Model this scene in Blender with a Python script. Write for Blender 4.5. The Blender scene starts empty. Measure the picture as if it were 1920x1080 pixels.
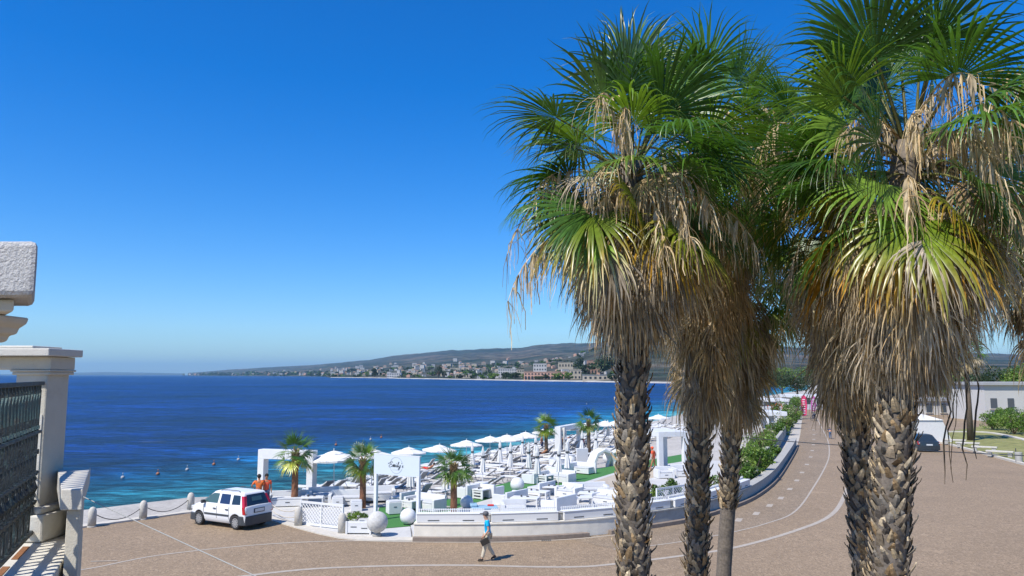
import bpy, bmesh, math, random
import numpy as np
from mathutils import Vector, Matrix
SC = bpy.context.scene
COL = SC.collection
R = math.radians
random.seed(7)

# ------------------------------------------------------------------ camera
F = 1450.0; HC = 6.6
PITCH = math.atan(163.0 / F)
cam_d = bpy.data.cameras.new('camera'); cam = bpy.data.objects.new('camera', cam_d); COL.objects.link(cam)
cam_d.sensor_width = 36; cam_d.lens = F / 1920 * 36; cam_d.clip_start = 0.1; cam_d.clip_end = 120000
cam.location = (0, 0, HC); cam.rotation_euler = (math.pi / 2 + PITCH, 0, 0)
SC.camera = cam
# ------------------------------------------------------------------ sky and sun
SUN_EL = 53.0; SUN_X, SUN_Y = -0.74, -0.67
az = math.atan2(SUN_X, SUN_Y)
world = bpy.data.worlds.new("World"); SC.world = world; world.use_nodes = True
nt = world.node_tree; nt.nodes.clear()
sky = nt.nodes.new('ShaderNodeTexSky'); sky.sky_type = 'NISHITA'; sky.sun_disc = False
sky.sun_elevation = R(SUN_EL); sky.sun_rotation = az
sky.air_density = 1.0; sky.dust_density = 0.2; sky.ozone_density = 3.0; sky.altitude = 0
hs = nt.nodes.new('ShaderNodeHueSaturation'); hs.inputs['Saturation'].default_value = 1.5
bg = nt.nodes.new('ShaderNodeBackground'); bg.inputs[1].default_value = 0.116
wo = nt.nodes.new('ShaderNodeOutputWorld')
tn = nt.nodes.new('ShaderNodeMix'); tn.data_type = 'RGBA'; tn.blend_type = 'MULTIPLY'; tn.inputs[0].default_value = 1; tn.inputs[7].default_value = (0.68, 0.90, 1.20, 1)
nt.links.new(sky.outputs[0], hs.inputs['Color']); nt.links.new(hs.outputs[0], tn.inputs[6]); nt.links.new(tn.outputs[2], bg.inputs[0]); nt.links.new(bg.outputs[0], wo.inputs[0])
sd = bpy.data.lights.new('sun', 'SUN'); sd.energy = 4.9; sd.angle = R(0.5); sd.color = (1.0, 0.955, 0.88)
sun = bpy.data.objects.new('sun', sd); COL.objects.link(sun)
_l = math.hypot(SUN_X, SUN_Y); ce = math.cos(R(SUN_EL))
SUNV = Vector((SUN_X / _l * ce, SUN_Y / _l * ce, math.sin(R(SUN_EL))))
sun.rotation_euler = SUNV.to_track_quat('Z', 'Y').to_euler(); sun.location = (0, 0, 60)
SC.view_settings.view_transform = 'Standard'; SC.view_settings.look = 'None'
SC.view_settings.exposure = 0.35; SC.view_settings.gamma = 1
SC.cycles.max_bounces = 6; SC.cycles.transparent_max_bounces = 8; SC.cycles.volume_bounces = 0

# ------------------------------------------------------------------ helpers
def ray(px, py):
    v = Vector(((px - 960) / F, 1.0, (540 - py) / F))
    c, s = math.cos(PITCH), math.sin(PITCH)
    return Vector((v.x, v.y * c - v.z * s, v.y * s + v.z * c))
def G(px, py, z=0.0):                       # where the sight line meets the level z
    r = ray(px, py); t = (z - HC) / r.z
    return Vector((r.x * t, r.y * t, z))
def D(px, py, d):                           # the point at distance d along y
    r = ray(px, py); t = d / r.y
    return Vector((r.x * t, d, HC + r.z * t))

def tag(o, label=None, cat=None, group=None, kind=None):
    if label: o['label'] = label
    if cat: o['category'] = cat
    if group: o['group'] = group
    if kind: o['kind'] = kind
    return o
def thing(name, label, cat, loc=(0, 0, 0), rz=0.0, group=None):
    o = bpy.data.objects.new(name, None); COL.objects.link(o); o.empty_display_size = 0.2
    o.location = loc; o.rotation_euler = (0, 0, rz)
    return tag(o, label, cat, group)
def copy_tree(o, parent=None):
    c = o.copy(); COL.objects.link(c)
    if parent: c.parent = parent
    for ch in list(o.children): copy_tree(ch, c)
    return c
ORD = ['first', 'second', 'third', 'fourth', 'fifth', 'sixth', 'seventh', 'eighth', 'ninth', 'tenth', 'eleventh', 'twelfth',
       'thirteenth', 'fourteenth', 'fifteenth', 'sixteenth', 'seventeenth', 'eighteenth', 'nineteenth', 'twentieth',
       'twenty-first', 'twenty-second', 'twenty-third', 'twenty-fourth', 'twenty-fifth', 'twenty-sixth', 'twenty-seventh', 'twenty-eighth']

def ordn(i):
    if i < 20: return ORD[i]
    t = ['twenty', 'thirty', 'forty', 'fifty', 'sixty', 'seventy', 'eighty', 'ninety'][(i + 1) // 10 - 2]; u = (i + 1) % 10
    return t[:-1] + 'ieth' if u == 0 else t + '-' + ORD[u - 1]

class MB:
    def __init__(s): s.v = []; s.f = []; s.m = []; s.c = []; s.M = Matrix.Identity(4); s.col = None; s.mi = 0
    def add(s, vs, fs, col=None):
        b = len(s.v); col = col or s.col or (1, 1, 1)
        for p in vs:
            s.v.append(tuple(s.M @ Vector(p))); s.c.append(col)
        for f in fs: s.f.append([b + i for i in f]); s.m.append(s.mi)
        return s
    def box(s, c, d, rz=0.0, col=None, taper=1.0):
        cx, cy, cz = c; dx, dy, dz = d[0] / 2, d[1] / 2, d[2] / 2
        ca, sa = math.cos(rz), math.sin(rz); vs = []
        for z, k in ((-dz, 1.0), (dz, taper)):
            for x, y in ((-dx, -dy), (dx, -dy), (dx, dy), (-dx, dy)):
                x *= k; y *= k
                vs.append((cx + x * ca - y * sa, cy + x * sa + y * ca, cz + z))
        return s.add(vs, [(3, 2, 1, 0), (4, 5, 6, 7), (0, 1, 5, 4), (1, 2, 6, 5), (2, 3, 7, 6), (3, 0, 4, 7)], col)
    def tube(s, pts, rad, n=6, col=None, cap=True):
        pts = [Vector(p) for p in pts]
        if not isinstance(rad, (list, tuple)): rad = [rad] * len(pts)
        vs = []; up = None
        for i, p in enumerate(pts):
            a = pts[max(i - 1, 0)]; b = pts[min(i + 1, len(pts) - 1)]
            t = (b - a)
            t = t.normalized() if t.length > 1e-9 else Vector((0, 0, 1))
            if up is None: up = Vector((1, 0, 0)) if abs(t.x) < 0.9 else Vector((0, 1, 0))
            u = (up - t * up.dot(t)); u = u.normalized() if u.length > 1e-6 else t.orthogonal().normalized()
            w = t.cross(u); up = u
            for k in range(n):
                a_ = 2 * math.pi * k / n
                vs.append(p + u * math.cos(a_) * rad[i] + w * math.sin(a_) * rad[i])
        fs = []
        for i in range(len(pts) - 1):
            for k in range(n):
                fs.append((i * n + k, i * n + (k + 1) % n, (i + 1) * n + (k + 1) % n, (i + 1) * n + k))
        if cap: fs.append(tuple(reversed(range(n)))); fs.append(tuple((len(pts) - 1) * n + k for k in range(n)))
        return s.add(vs, fs, col)
    def lathe(s, prof, c=(0, 0, 0), n=24, col=None):
        vs = []; 
        for r, z in prof:
            for k in range(n):
                a = 2 * math.pi * k / n; vs.append((c[0] + r * math.cos(a), c[1] + r * math.sin(a), c[2] + z))
        fs = []
        for i in range(len(prof) - 1):
            for k in range(n): fs.append((i * n + k, i * n + (k + 1) % n, (i + 1) * n + (k + 1) % n, (i + 1) * n + k))
        fs.append(tuple(reversed(range(n)))); fs.append(tuple((len(prof) - 1) * n + k for k in range(n)))
        return s.add(vs, fs, col)
    def ball(s, c, r, n=16, m=10, col=None, sc=(1, 1, 1)):
        vs = [(c[0], c[1], c[2] - r * sc[2])]; fs = []
        for i in range(1, m):
            ph = -math.pi / 2 + math.pi * i / m
            for k in range(n):
                a = 2 * math.pi * k / n
                vs.append((c[0] + r * sc[0] * math.cos(ph) * math.cos(a), c[1] + r * sc[1] * math.cos(ph) * math.sin(a), c[2] + r * sc[2] * math.sin(ph)))
        vs.append((c[0], c[1], c[2] + r * sc[2])); T = len(vs) - 1
        for k in range(n):
            fs.append((0, 1 + (k + 1) % n, 1 + k)); fs.append((T, T - n + k, T - n + (k + 1) % n))
        for i in range(m - 2):
            for k in range(n):
                a = 1 + i * n; fs.append((a + k, a + (k + 1) % n, a + n + (k + 1) % n, a + n + k))
        return s.add(vs, fs, col)
    def prism(s, poly, z0, z1, col=None):
        n = len(poly); vs = [(p[0], p[1], z0) for p in poly] + [(p[0], p[1], z1) for p in poly]
        fs = [tuple(reversed(range(n))), tuple(range(n, 2 * n))] + [(i, (i + 1) % n, n + (i + 1) % n, n + i) for i in range(n)]
        return s.add(vs, fs, col)
    def plate(s, poly3, t, col=None):      # a flat polygon in space given thickness t along its normal
        P = [Vector(p) for p in poly3]; nn = (P[1] - P[0]).cross(P[2] - P[0]).normalized() * t; n = len(P)
        vs = [p for p in P] + [p + nn for p in P]
        fs = [tuple(reversed(range(n))), tuple(range(n, 2 * n))] + [(i, (i + 1) % n, n + (i + 1) % n, n + i) for i in range(n)]
        return s.add(vs, fs, col)
    def build(s, name, mat, parent=None, smooth=False, bevel=0, tri=False, seg=2):
        me = bpy.data.meshes.new(name); me.from_pydata(s.v, [], s.f); 
        ms = mat if isinstance(mat, (list, tuple)) else [mat]
        for m in ms: me.materials.append(m)
        if len(ms) > 1: me.polygons.foreach_set('material_index', s.m)
        if any(c != (1, 1, 1) for c in s.c[:1] + s.c[-1:]):
            a = me.color_attributes.new('Col', 'FLOAT_COLOR', 'POINT')
            a.data.foreach_set('color', np.array([(c[0], c[1], c[2], 1) for c in s.c], dtype=np.float32).ravel())
        bm = bmesh.new(); bm.from_mesh(me)
        bmesh.ops.recalc_face_normals(bm, faces=bm.faces)
        if tri: bmesh.ops.triangulate(bm, faces=[f for f in bm.faces if len(f.verts) > 4])
        bm.to_mesh(me); bm.free()
        if smooth: me.polygons.foreach_set('use_smooth', [True] * len(me.polygons))
        me.update()
        o = bpy.data.objects.new(name, me); COL.objects.link(o)
        if parent: o.parent = parent
        if bevel:
            b = o.modifiers.new('bevel', 'BEVEL'); b.width = bevel; b.segments = seg; b.limit_method = 'ANGLE'; b.angle_limit = R(35)
            b.harden_normals = False
        return o

# ------------------------------------------------------------------ materials
def _base(name):
    m = bpy.data.materials.new(name); m.use_nodes = True
    n = m.node_tree; b = n.nodes['Principled BSDF']
    return m, n, b
def noise(n, scale, detail=4, rough=0.55, vec=None, dist=0):
    t = n.nodes.new('ShaderNodeTexNoise'); t.inputs['Scale'].default_value = scale; t.inputs['Detail'].default_value = detail
    t.inputs['Roughness'].default_value = rough; t.inputs['Distortion'].default_value = dist
    if vec: n.links.new(vec, t.inputs['Vector'])
    return t
def pos(n, scale=None, world=False):
    if world:
        g = n.nodes.new('ShaderNodeNewGeometry'); out = g.outputs['Position']
    else:
        g = n.nodes.new('ShaderNodeTexCoord'); out = g.outputs['Object']
    if scale:
        mp = n.nodes.new('ShaderNodeMapping'); mp.inputs['Scale'].default_value = scale; n.links.new(out, mp.inputs[0]); out = mp.outputs[0]
    return out
def ramp(n, fac, stops):
    r = n.nodes.new('ShaderNodeValToRGB'); els = r.color_ramp.elements
    while len(els) < len(stops): els.new(0.5)
    for e, (p, c) in zip(els, stops): e.position = p; e.color = (c[0], c[1], c[2], 1) if not isinstance(c, (int, float)) else (c, c, c, 1)
    n.links.new(fac, r.inputs[0]); return r.outputs[0]
def mixc(n, fac, a, b, mode='MIX'):
    m = n.nodes.new('ShaderNodeMix'); m.data_type = 'RGBA'; m.blend_type = mode
    for v, i in ((fac, 0), (a, 6), (b, 7)):
        if isinstance(v, (int, float)): m.inputs[i].default_value = v
        elif isinstance(v, tuple): m.inputs[i].default_value = (v[0], v[1], v[2], 1)
        else: n.links.new(v, m.inputs[i])
    return m.outputs[2]
def bump(n, b, h, strength=0.3, dist=0.02):
    u = n.nodes.new('ShaderNodeBump'); u.inputs['Strength'].default_value = strength; u.inputs['Distance'].default_value = dist
    n.links.new(h, u.inputs['Height']); n.links.new(u.outputs[0], b.inputs['Normal'])
    return u
def mat(name, c, rough=0.6, var=0.12, scale=6.0, bmp=0.0, bscale=None, metal=0.0, spec=0.5, world=False, dirt=None, dscale=1.2):
    m, n, b = _base(name)
    v = pos(n, world=world)
    t = noise(n, scale, 5, 0.6, v)
    lo = tuple(x * (1 - var) for x in c); hi = tuple(min(1, x * (1 + var)) for x in c)
    col = ramp(n, t.outputs[0], [(0.3, lo), (0.7, hi)])
    if dirt:
        t2 = noise(n, dscale, 6, 0.65, v)
        f = ramp(n, t2.outputs[0], [(0.52, 0.0), (0.72, 0.65)])
        col = mixc(n, f, col, dirt)
    n.links.new(col, b.inputs['Base Color'])
    b.inputs['Roughness'].default_value = rough; b.inputs['Metallic'].default_value = metal
    b.inputs['Specular IOR Level'].default_value = spec
    if bmp:
        t3 = noise(n, bscale or scale * 4, 6, 0.6, v); bump(n, b, t3.outputs[0], bmp, 0.02)
    return m
def leafmat(name, trans=0.3, rough=0.4, gloss=0.5):
    m, n, b = _base(name)
    a = n.nodes.new('ShaderNodeAttribute'); a.attribute_name = 'Col'
    t = noise(n, 9, 3, 0.6, pos(n)); k = ramp(n, t.outputs[0], [(0.3, 0.72), (0.7, 1.25)])
    c = mixc(n, 1.0, a.outputs['Color'], k, 'MULTIPLY')
    n.links.new(c, b.inputs['Base Color']); b.inputs['Roughness'].default_value = rough; b.inputs['Specular IOR Level'].default_value = gloss
    tr = n.nodes.new('ShaderNodeBsdfTranslucent'); c2 = mixc(n, 1.0, c, (1.15, 1.25, 0.55), 'MULTIPLY'); n.links.new(c2, tr.inputs[0])
    mx = n.nodes.new('ShaderNodeMixShader'); mx.inputs[0].default_value = trans
    n.links.new(b.outputs[0], mx.inputs[1]); n.links.new(tr.outputs[0], mx.inputs[2])
    n.links.new(mx.outputs[0], n.nodes['Material Output'].inputs[0])
    return m
def attrmat(name, rough=0.8, bmp=0.3, bscale=30, var=0.25):
    m, n, b = _base(name)
    a = n.nodes.new('ShaderNodeAttribute'); a.attribute_name = 'Col'
    v = pos(n)
    t = noise(n, bscale, 5, 0.65, v); k = ramp(n, t.outputs[0], [(0.3, 1 - var), (0.7, 1 + var)])
    c = mixc(n, 1.0, a.outputs['Color'], k, 'MULTIPLY')
    n.links.new(c, b.inputs['Base Color']); b.inputs['Roughness'].default_value = rough
    b.inputs['Specular IOR Level'].default_value = 0.3
    bump(n, b, t.outputs[0], bmp, 0.015)
    return m
def glassmat(name, c=(0.02, 0.03, 0.04)):
    m, n, b = _base(name); b.inputs['Base Color'].default_value = (*c, 1); b.inputs['Roughness'].default_value = 0.06
    b.inputs['Specular IOR Level'].default_value = 0.8
    return m
M = {}
M['white'] = mat('white_paint', (0.67, 0.67, 0.66), 0.45, 0.03, 3, 0.06, 30, dirt=(0.62, 0.6, 0.56))
M['white_deck'] = mat('white_decking', (0.50, 0.49, 0.465), 0.7, 0.06, 2.5, 0.1, 30, dirt=(0.38, 0.36, 0.33), world=True)
M['fabric_white'] = mat('white_canvas', (0.66, 0.65, 0.62), 0.85, 0.05, 5, 0.15, 60)
M['cream'] = mat('cream_render', (0.54, 0.50, 0.41), 0.85, 0.07, 4, 0.25, 70, dirt=(0.42, 0.37, 0.29), dscale=4)
M['whitewash'] = mat('white_render', (0.58, 0.55, 0.48), 0.85, 0.06, 6, 0.3, 90, dirt=(0.5, 0.45, 0.38), dscale=5)
M['rough_stucco'] = mat('rough_stucco', (0.52, 0.51, 0.49), 0.95, 0.10, 12, 1.0, 70)
M['stone'] = mat('pale_stone', (0.50, 0.47, 0.41), 0.85, 0.12, 8, 0.4, 40, dirt=(0.3, 0.28, 0.25), dscale=3)
M['wall_stone'] = mat('wall_stone', (0.72, 0.67, 0.57), 0.85, 0.08, 3, 0.25, 30, dirt=(0.42, 0.39, 0.34), dscale=1.5, world=True)
M['kerb_brown'] = mat('brown_kerb_stone', (0.22, 0.175, 0.14), 0.85, 0.18, 5, 0.4, 40, world=True)
M['kerb_pale'] = mat('pale_kerb', (0.52, 0.48, 0.41), 0.85, 0.10, 4, 0.2, 40, world=True)
M['concrete'] = mat('grey_concrete', (0.36, 0.35, 0.32), 0.9, 0.12, 6, 0.4, 40, dirt=(0.24, 0.23, 0.2), dscale=3, world=True)
M['iron'] = mat('weathered_iron', (0.018, 0.024, 0.024), 0.55, 0.4, 14, 0.5, 60, spec=0.5, dirt=(0.07, 0.12, 0.105), dscale=9)
M['verdigris'] = mat('verdigris_plate', (0.085, 0.14, 0.125), 0.6, 0.3, 12, 0.4, 60, dirt=(0.2, 0.1, 0.05), dscale=8)
M['rust'] = mat('rust', (0.22, 0.09, 0.03), 0.9, 0.3, 20, 0.4)
M['grey_frame'] = mat('grey_aluminium', (0.22, 0.225, 0.23), 0.4, 0.05, 8, metal=0.4)
M['sling'] = mat('grey_sling_fabric', (0.27, 0.28, 0.29), 0.8, 0.1, 10)
M['sling_pale'] = mat('pale_sling_fabric', (0.60, 0.60, 0.60), 0.8, 0.08, 10)
M['cushion_grey'] = mat('pale_grey_cushion', (0.50, 0.51, 0.53), 0.85, 0.06, 5)
M['black'] = mat('black_plastic', (0.02, 0.02, 0.022), 0.5, 0.1)
M['dark_grey'] = mat('dark_grey_plastic', (0.045, 0.05, 0.055), 0.55, 0.1)
M['rubber'] = mat('tyre_rubber', (0.022, 0.022, 0.022), 0.85, 0.2, 30)
M['rim'] = mat('silver_rim', (0.42, 0.42, 0.42), 0.35, 0.06, metal=0.5)
M['car_white'] = mat('white_car_paint', (0.74, 0.74, 0.73), 0.22, 0.02, 2, dirt=(0.66, 0.64, 0.6), dscale=2)
M['car_dark'] = mat('dark_car_paint', (0.025, 0.035, 0.045), 0.18, 0.05, 2)
M['glass'] = glassmat('dark_window_glass'); M['blue_glass'] = glassmat('blue_tinted_glass', (0.02, 0.03, 0.075))
M['green_glass'] = glassmat('green_tinted_glass', (0.06, 0.11, 0.10))
M['red_lens'] = glassmat('red_lamp_lens', (0.45, 0.01, 0.015)); M['clear_lens'] = glassmat('clear_lamp_lens', (0.6, 0.6, 0.6))
M['plate'] = mat('number_plate', (0.55, 0.57, 0.58), 0.4, 0.03)
M['sign_white'] = mat('sign_panel', (0.56, 0.62, 0.67), 0.4, 0.01)
M['sign_ink'] = mat('sign_lettering', (0.04, 0.05, 0.06), 0.6, 0.05)
M['sign_grey'] = mat('sign_circle', (0.25, 0.28, 0.30), 0.6, 0.05)
M['rope'] = mat('rope', (0.55, 0.5, 0.42), 0.9, 0.15, 40, 0.4)
M['wire'] = mat('pale_cable', (0.34, 0.34, 0.32), 0.5, 0.05)
M['chain'] = mat('dark_chain', (0.08, 0.075, 0.07), 0.6, 0.2, 30, metal=0.5)
M['leaf'] = leafmat('palm_frond', 0.34, 0.33, 0.6)
M['dry'] = leafmat('dry_frond', 0.22, 0.7, 0.25)
M['shrub'] = leafmat('shrub_leaves', 0.25, 0.5, 0.4)
M['boots'] = attrmat('palm_boots', 0.85, 0.5, 22, 0.35)
M['bark_red'] = mat('red_brown_palm_bark', (0.23, 0.10, 0.05), 0.9, 0.3, 10, 0.6, 30)
M['skin'] = mat('skin', (0.50, 0.27, 0.17), 0.55, 0.05); M['skin_tan'] = mat('tanned_skin', (0.40, 0.18, 0.09), 0.55, 0.05)
for nm, c in dict(blue_shirt=(0.0, 0.42, 0.75), beige=(0.55, 0.48, 0.36), orange=(0.75, 0.16, 0.03), coral=(0.75, 0.10, 0.04), navy=(0.02, 0.04, 0.10),
                  jeans=(0.06, 0.12, 0.22), pink=(0.75, 0.05, 0.16), purple=(0.45, 0.10, 0.32), hair=(0.02, 0.014, 0.01), grey_cap=(0.10, 0.10, 0.11), shoe=(0.03, 0.025, 0.02),
                  red=(0.55, 0.02, 0.02), cloth_white=(0.75, 0.75, 0.74), blue_grey=(0.25, 0.40, 0.52)).items():
    M[nm] = mat(nm + '_cloth', c, 0.85, 0.08, 12)
M['boots_plain'] = mat('grey_brown_palm_bark', (0.13, 0.095, 0.065), 0.9, 0.3, 10, 0.6, 30)
# ------------------------------------------------------------------ the lie of the land
SEA = -2.6
EDGE_PX = [(-300, 1040), (60, 1000), (175, 985), (265, 973), (365, 960), (430, 962), (505, 975), (640, 1009), (775, 1014), (905, 1014), (990, 1012), (1081, 1007), (1159, 999), (1217, 990), (1288, 978),
           (1347, 961), (1400, 941), (1436, 918), (1458, 896), (1478, 866), (1492, 841), (1500, 817), (1504, 787), (1508, 770)]
EDGE = [G(x, y).to_2d() for x, y in EDGE_PX] + [Vector((82, 215)), Vector((120, 290)), Vector((200, 420)), Vector((330, 640)), Vector((360, 800))]
SHORE_PX = [(-500, 1040), (60, 992), (200, 972), (300, 957), (400, 946), (500, 936), (600, 914), (700, 893), (786, 876), (915, 849), (1040, 826), (1146, 809), (1250, 785)]
SHORE = [G(x, y, SEA).to_2d() for x, y in SHORE_PX] + [Vector((72, 260)), Vector((120, 360)), Vector((190, 500)), Vector((260, 680)), Vector((270, 800)), Vector((230, 880)), Vector((125, 955))]
FAR_PX = [(1150, 717), (1080, 715.5), (1000, 714.5), (900, 712.5), (850, 711.5), (760, 710), (690, 708.6), (620, 707.8)]
SHORE_FAR = [G(x, y, SEA).to_2d() for x, y in FAR_PX]
def dist_poly(P, poly):
    P = np.asarray(P, float); best = np.full(len(P), 1e12); side = np.zeros(len(P))
    for a, b in zip(poly[:-1], poly[1:]):
        a = np.array(a[:2]); b = np.array(b[:2]); ab = b - a
        t = np.clip(((P - a) @ ab) / (ab @ ab), 0, 1); q = a + t[:, None] * ab
        d = np.hypot(*(P - q).T); cr = ab[0] * (P[:, 1] - a[1]) - ab[1] * (P[:, 0] - a[0])
        m = d < best - 1e-9; side[m] = np.sign(cr[m]); best = np.minimum(best, d)
    return best, side            # side > 0: seaward (left of the travel direction)
def ground_z(P):
    dA, sA = dist_poly(P, EDGE); dB, sB = dist_poly(P, SHORE)
    t = dA / (dA + dB + 1e-6)
    z = -0.06 + (SEA + 0.06) * np.clip((t - 0.30) / 0.70, 0, 1) ** 1.15
    z = np.where(sB > 0, SEA - dB * 0.09, z)
    return np.where(sA <= 0, -0.06, z)
def gz(x, y): return float(ground_z([(x, y)])[0])
def hit(px, py, dz=0.0):                    # the spot on the beach below the sight line, dz above the ground
    r = ray(px, py); ts = np.linspace(24, 220, 800); P = np.array([(r.x * t / r.y, t) for t in ts])
    zz = HC + r.z / r.y * ts; g = ground_z(P) + dz
    i = np.argmax(zz < g)
    if zz[i] >= g[i]: i = len(ts) - 1
    return Vector((P[i][0], P[i][1], float(g[i] - dz)))

def smooth_line(pts, n=6):
    out = []
    P = [Vector(p[:2]) for p in pts]; P = [P[0] * 2 - P[1]] + P + [P[-1] * 2 - P[-2]]
    for i in range(1, len(P) - 2):
        for k in range(n):
            t = k / n; a, b, c, d = P[i - 1], P[i], P[i + 1], P[i + 2]
            out.append(0.5 * ((2 * b) + (c - a) * t + (2 * a - 5 * b + 4 * c - d) * t * t + (3 * b - a - 3 * c + d) * t ** 3))
    out.append(P[-2]); return out
def strip(line, w0, w1, z0, z1, mb):         # a band along a line, w0..w1 to the right of travel, with thickness
    n = len(line); L = []
    for i, p in enumerate(line):
        a = line[max(i - 1, 0)]; b = line[min(i + 1, n - 1)]; t = (b - a).normalized(); r = Vector((t.y, -t.x))
        L.append((p + r * w0, p + r * w1))
    vs = []
    for a, b in L: vs += [(a.x, a.y, z0), (b.x, b.y, z0), (b.x, b.y, z1), (a.x, a.y, z1)]
    fs = []
    for i in range(n - 1):
        for k in range(4): fs.append((i * 4 + k, i * 4 + (k + 1) % 4, i * 4 + 4 + (k + 1) % 4, i * 4 + 4 + k))
    fs += [(0, 1, 2, 3), tuple((n - 1) * 4 + k for k in (3, 2, 1, 0))]
    mb.add(vs, fs)
def strip_flat(line, w0, w1, z, mb):
    n = len(line); vs = []
    for i, p in enumerate(line):
        a = line[max(i - 1, 0)]; b = line[min(i + 1, n - 1)]; t = (b - a).normalized(); r = Vector((t.y, -t.x))
        for w in (w0, w1): q = p + r * w; vs.append((q.x, q.y, z))
    mb.add(vs, [(2 * i, 2 * i + 1, 2 * i + 3, 2 * i + 2) for i in range(n - 1)])

EDGE_S = smooth_line(EDGE, 4)
# paving sheet
def pavemat(name, c1, c2, joint, s=7.5):
    m, n, b = _base(name); v = pos(n, world=True)
    w = noise(n, 0.35, 3, 0.5, v); 
    add = n.nodes.new('ShaderNodeVectorMath'); add.operation = 'MULTIPLY_ADD'; n.links.new(w.outputs['Color'], add.inputs[0]); add.inputs[1].default_value = (1.2, 1.2, 0); n.links.new(v, add.inputs[2])
    vo = n.nodes.new('ShaderNodeTexVoronoi'); vo.inputs['Scale'].default_value = s; vo.inputs['Randomness'].default_value = 0.55; n.links.new(add.outputs[0], vo.inputs['Vector'])
    ed = n.nodes.new('ShaderNodeTexVoronoi'); ed.feature = 'DISTANCE_TO_EDGE'; ed.inputs['Scale'].default_value = s; ed.inputs['Randomness'].default_value = 0.55; n.links.new(add.outputs[0], ed.inputs['Vector'])
    stone = ramp(n, vo.outputs['Color'], [(0.15, tuple(x * 0.92 for x in c1)), (0.5, c1), (0.85, c2)])
    big = noise(n, 0.22, 6, 0.6, v); k = ramp(n, big.outputs[0], [(0.32, 0.90), (0.68, 1.08)])
    mid = noise(n, 2.2, 5, 0.7, v); k2 = ramp(n, mid.outputs[0], [(0.3, 0.93), (0.7, 1.06)])
    c = mixc(n, 1.0, stone, k, 'MULTIPLY'); c = mixc(n, 1.0, c, k2, 'MULTIPLY')
    jm = ramp(n, ed.outputs['Distance'], [(0.03, 1.0), (0.09, 0.0)])
    c = mixc(n, jm, c, joint)
    st = noise(n, 0.9, 7, 0.7, v); sf = ramp(n, st.outputs[0], [(0.62, 0.0), (0.74, 0.35)])
    c = mixc(n, sf, c, tuple(x * 0.6 for x in c1))
    pl = noise(n, 0.16, 8, 0.72, v); pf = ramp(n, pl.outputs[0], [(0.60, 0.0), (0.68, 0.35)]); c = mixc(n, pf, c, tuple(min(1, x * 1.45) for x in c2))
    n.links.new(c, b.inputs['Base Color']); b.inputs['Roughness'].default_value = 0.8; b.inputs['Specular IOR Level'].default_value = 0.35
    bump(n, b, ed.outputs['Distance'], 0.35, 0.02)
    return m
M['pave'] = pavemat('porphyry_setts', (0.285, 0.205, 0.127), (0.355, 0.26, 0.167), (0.18, 0.132, 0.085), 11)
M['pave2'] = pavemat('bike_path_setts', (0.265, 0.197, 0.130), (0.33, 0.25, 0.17), (0.155, 0.12, 0.08), 9)
M['line'] = mat('pale_stone_line', (0.38, 0.33, 0.27), 0.8, 0.12, 4, dirt=(0.33, 0.27, 0.21), dscale=1.5, world=True)
ll = MB(); es = [p for p in EDGE_S]
poly = [(p.x, p.y, 0.0) for p in es] + [(1500, 820, 0.0), (1500, -60, 0.0), (-60, -60, 0.0), (-60, es[0].y, 0.0)]
ll.add(poly, [tuple(range(len(poly)))])
tag(ll.build('plaza_paving', M['pave'], tri=True), kind='structure')
# quay side wall under the paving
q = MB(); strip(EDGE_S, -0.02, 0.30, -3.2, -0.02, q); tag(q.build('quay', M['concrete']), kind='structure')
# bike path between the thin line and the wall
thin_px = [(1150, 1030), (1217, 1024), (1288, 1014), (1369, 999), (1439, 981), (1492, 958), (1527, 911), (1549, 872), (1555, 849), (1551, 823), (1537, 795), (1528, 775)]
thick_px = [(380, 1090), (560, 1069), (700, 1062), (860, 1060), (1000, 1063), (1080, 1063), (1140, 1059), (1288, 1041), (1386, 1025), (1492, 995), (1558, 966), (1584, 928), (1597, 886), (1604, 850), (1600, 815)]
low_px = [(120, 1072), (175, 1065), (300, 1041), (480, 1022), (640, 1014.5), (775, 1016.5), (905, 1017), (990, 1015), (1081, 1010.5), (1159, 1002.5)]
def L(pxs, n=6): return smooth_line([G(x, y).to_2d() for x, y in pxs], n)
pm = MB()
a = L(thin_px, 6); bpoly = [(p.x, p.y, 0.004) for p in a]
inner = [p for p in es if p.y > a[0].y - 9 and p.x > a[0].x - 2 and p.y < a[-1].y + 6]
pg = [(p.x, p.y, 0.004) for p in a] + [(p.x, p.y, 0.004) for p in reversed(inner)]
pm.add(pg, [tuple(range(len(pg)))]); tag(pm.build('cycle_path', M['pave2'], tri=True), kind='structure')
for nm, pl, w, z in (('paving_line_thin', thin_px, 0.10, 0.008), ('paving_line_thick', thick_px, 0.22, 0.008), ('paving_line_kerbside', low_px, 0.13, 0.008), ('paving_line_corner', [(170, 1053), (220, 1052)], 0.1, 0.012)):
    sm = MB(); strip_flat(L(pl), -w / 2, w / 2, z, sm); tag(sm.build(nm, M['line']), kind='structure')
sm = MB()
for x, y in [(1385, 975), (1418, 963), (1443, 948), (1464, 934), (1481, 917), (1494, 901), (1504, 886), (1513, 871), (1520, 857), (1523, 845), (1525, 834), (1526, 824), (1526, 815), (1525, 806)]:
    p = G(x, y); nx = G(x + 6, y - 8); t = (nx - p); ang = math.atan2(t.y, t.x); c, s_ = math.cos(ang), math.sin(ang)
    vs = [(p.x + c * u - s_ * v, p.y + s_ * u + c * v, 0.008) for u, v in ((-0.45, -0.14), (0.45, -0.14), (0.45, 0.14), (-0.45, 0.14))]
    sm.add(vs, [(0, 1, 2, 3)])
tag(sm.build('cycle_path_dashes', M['line']), kind='structure')

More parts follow.
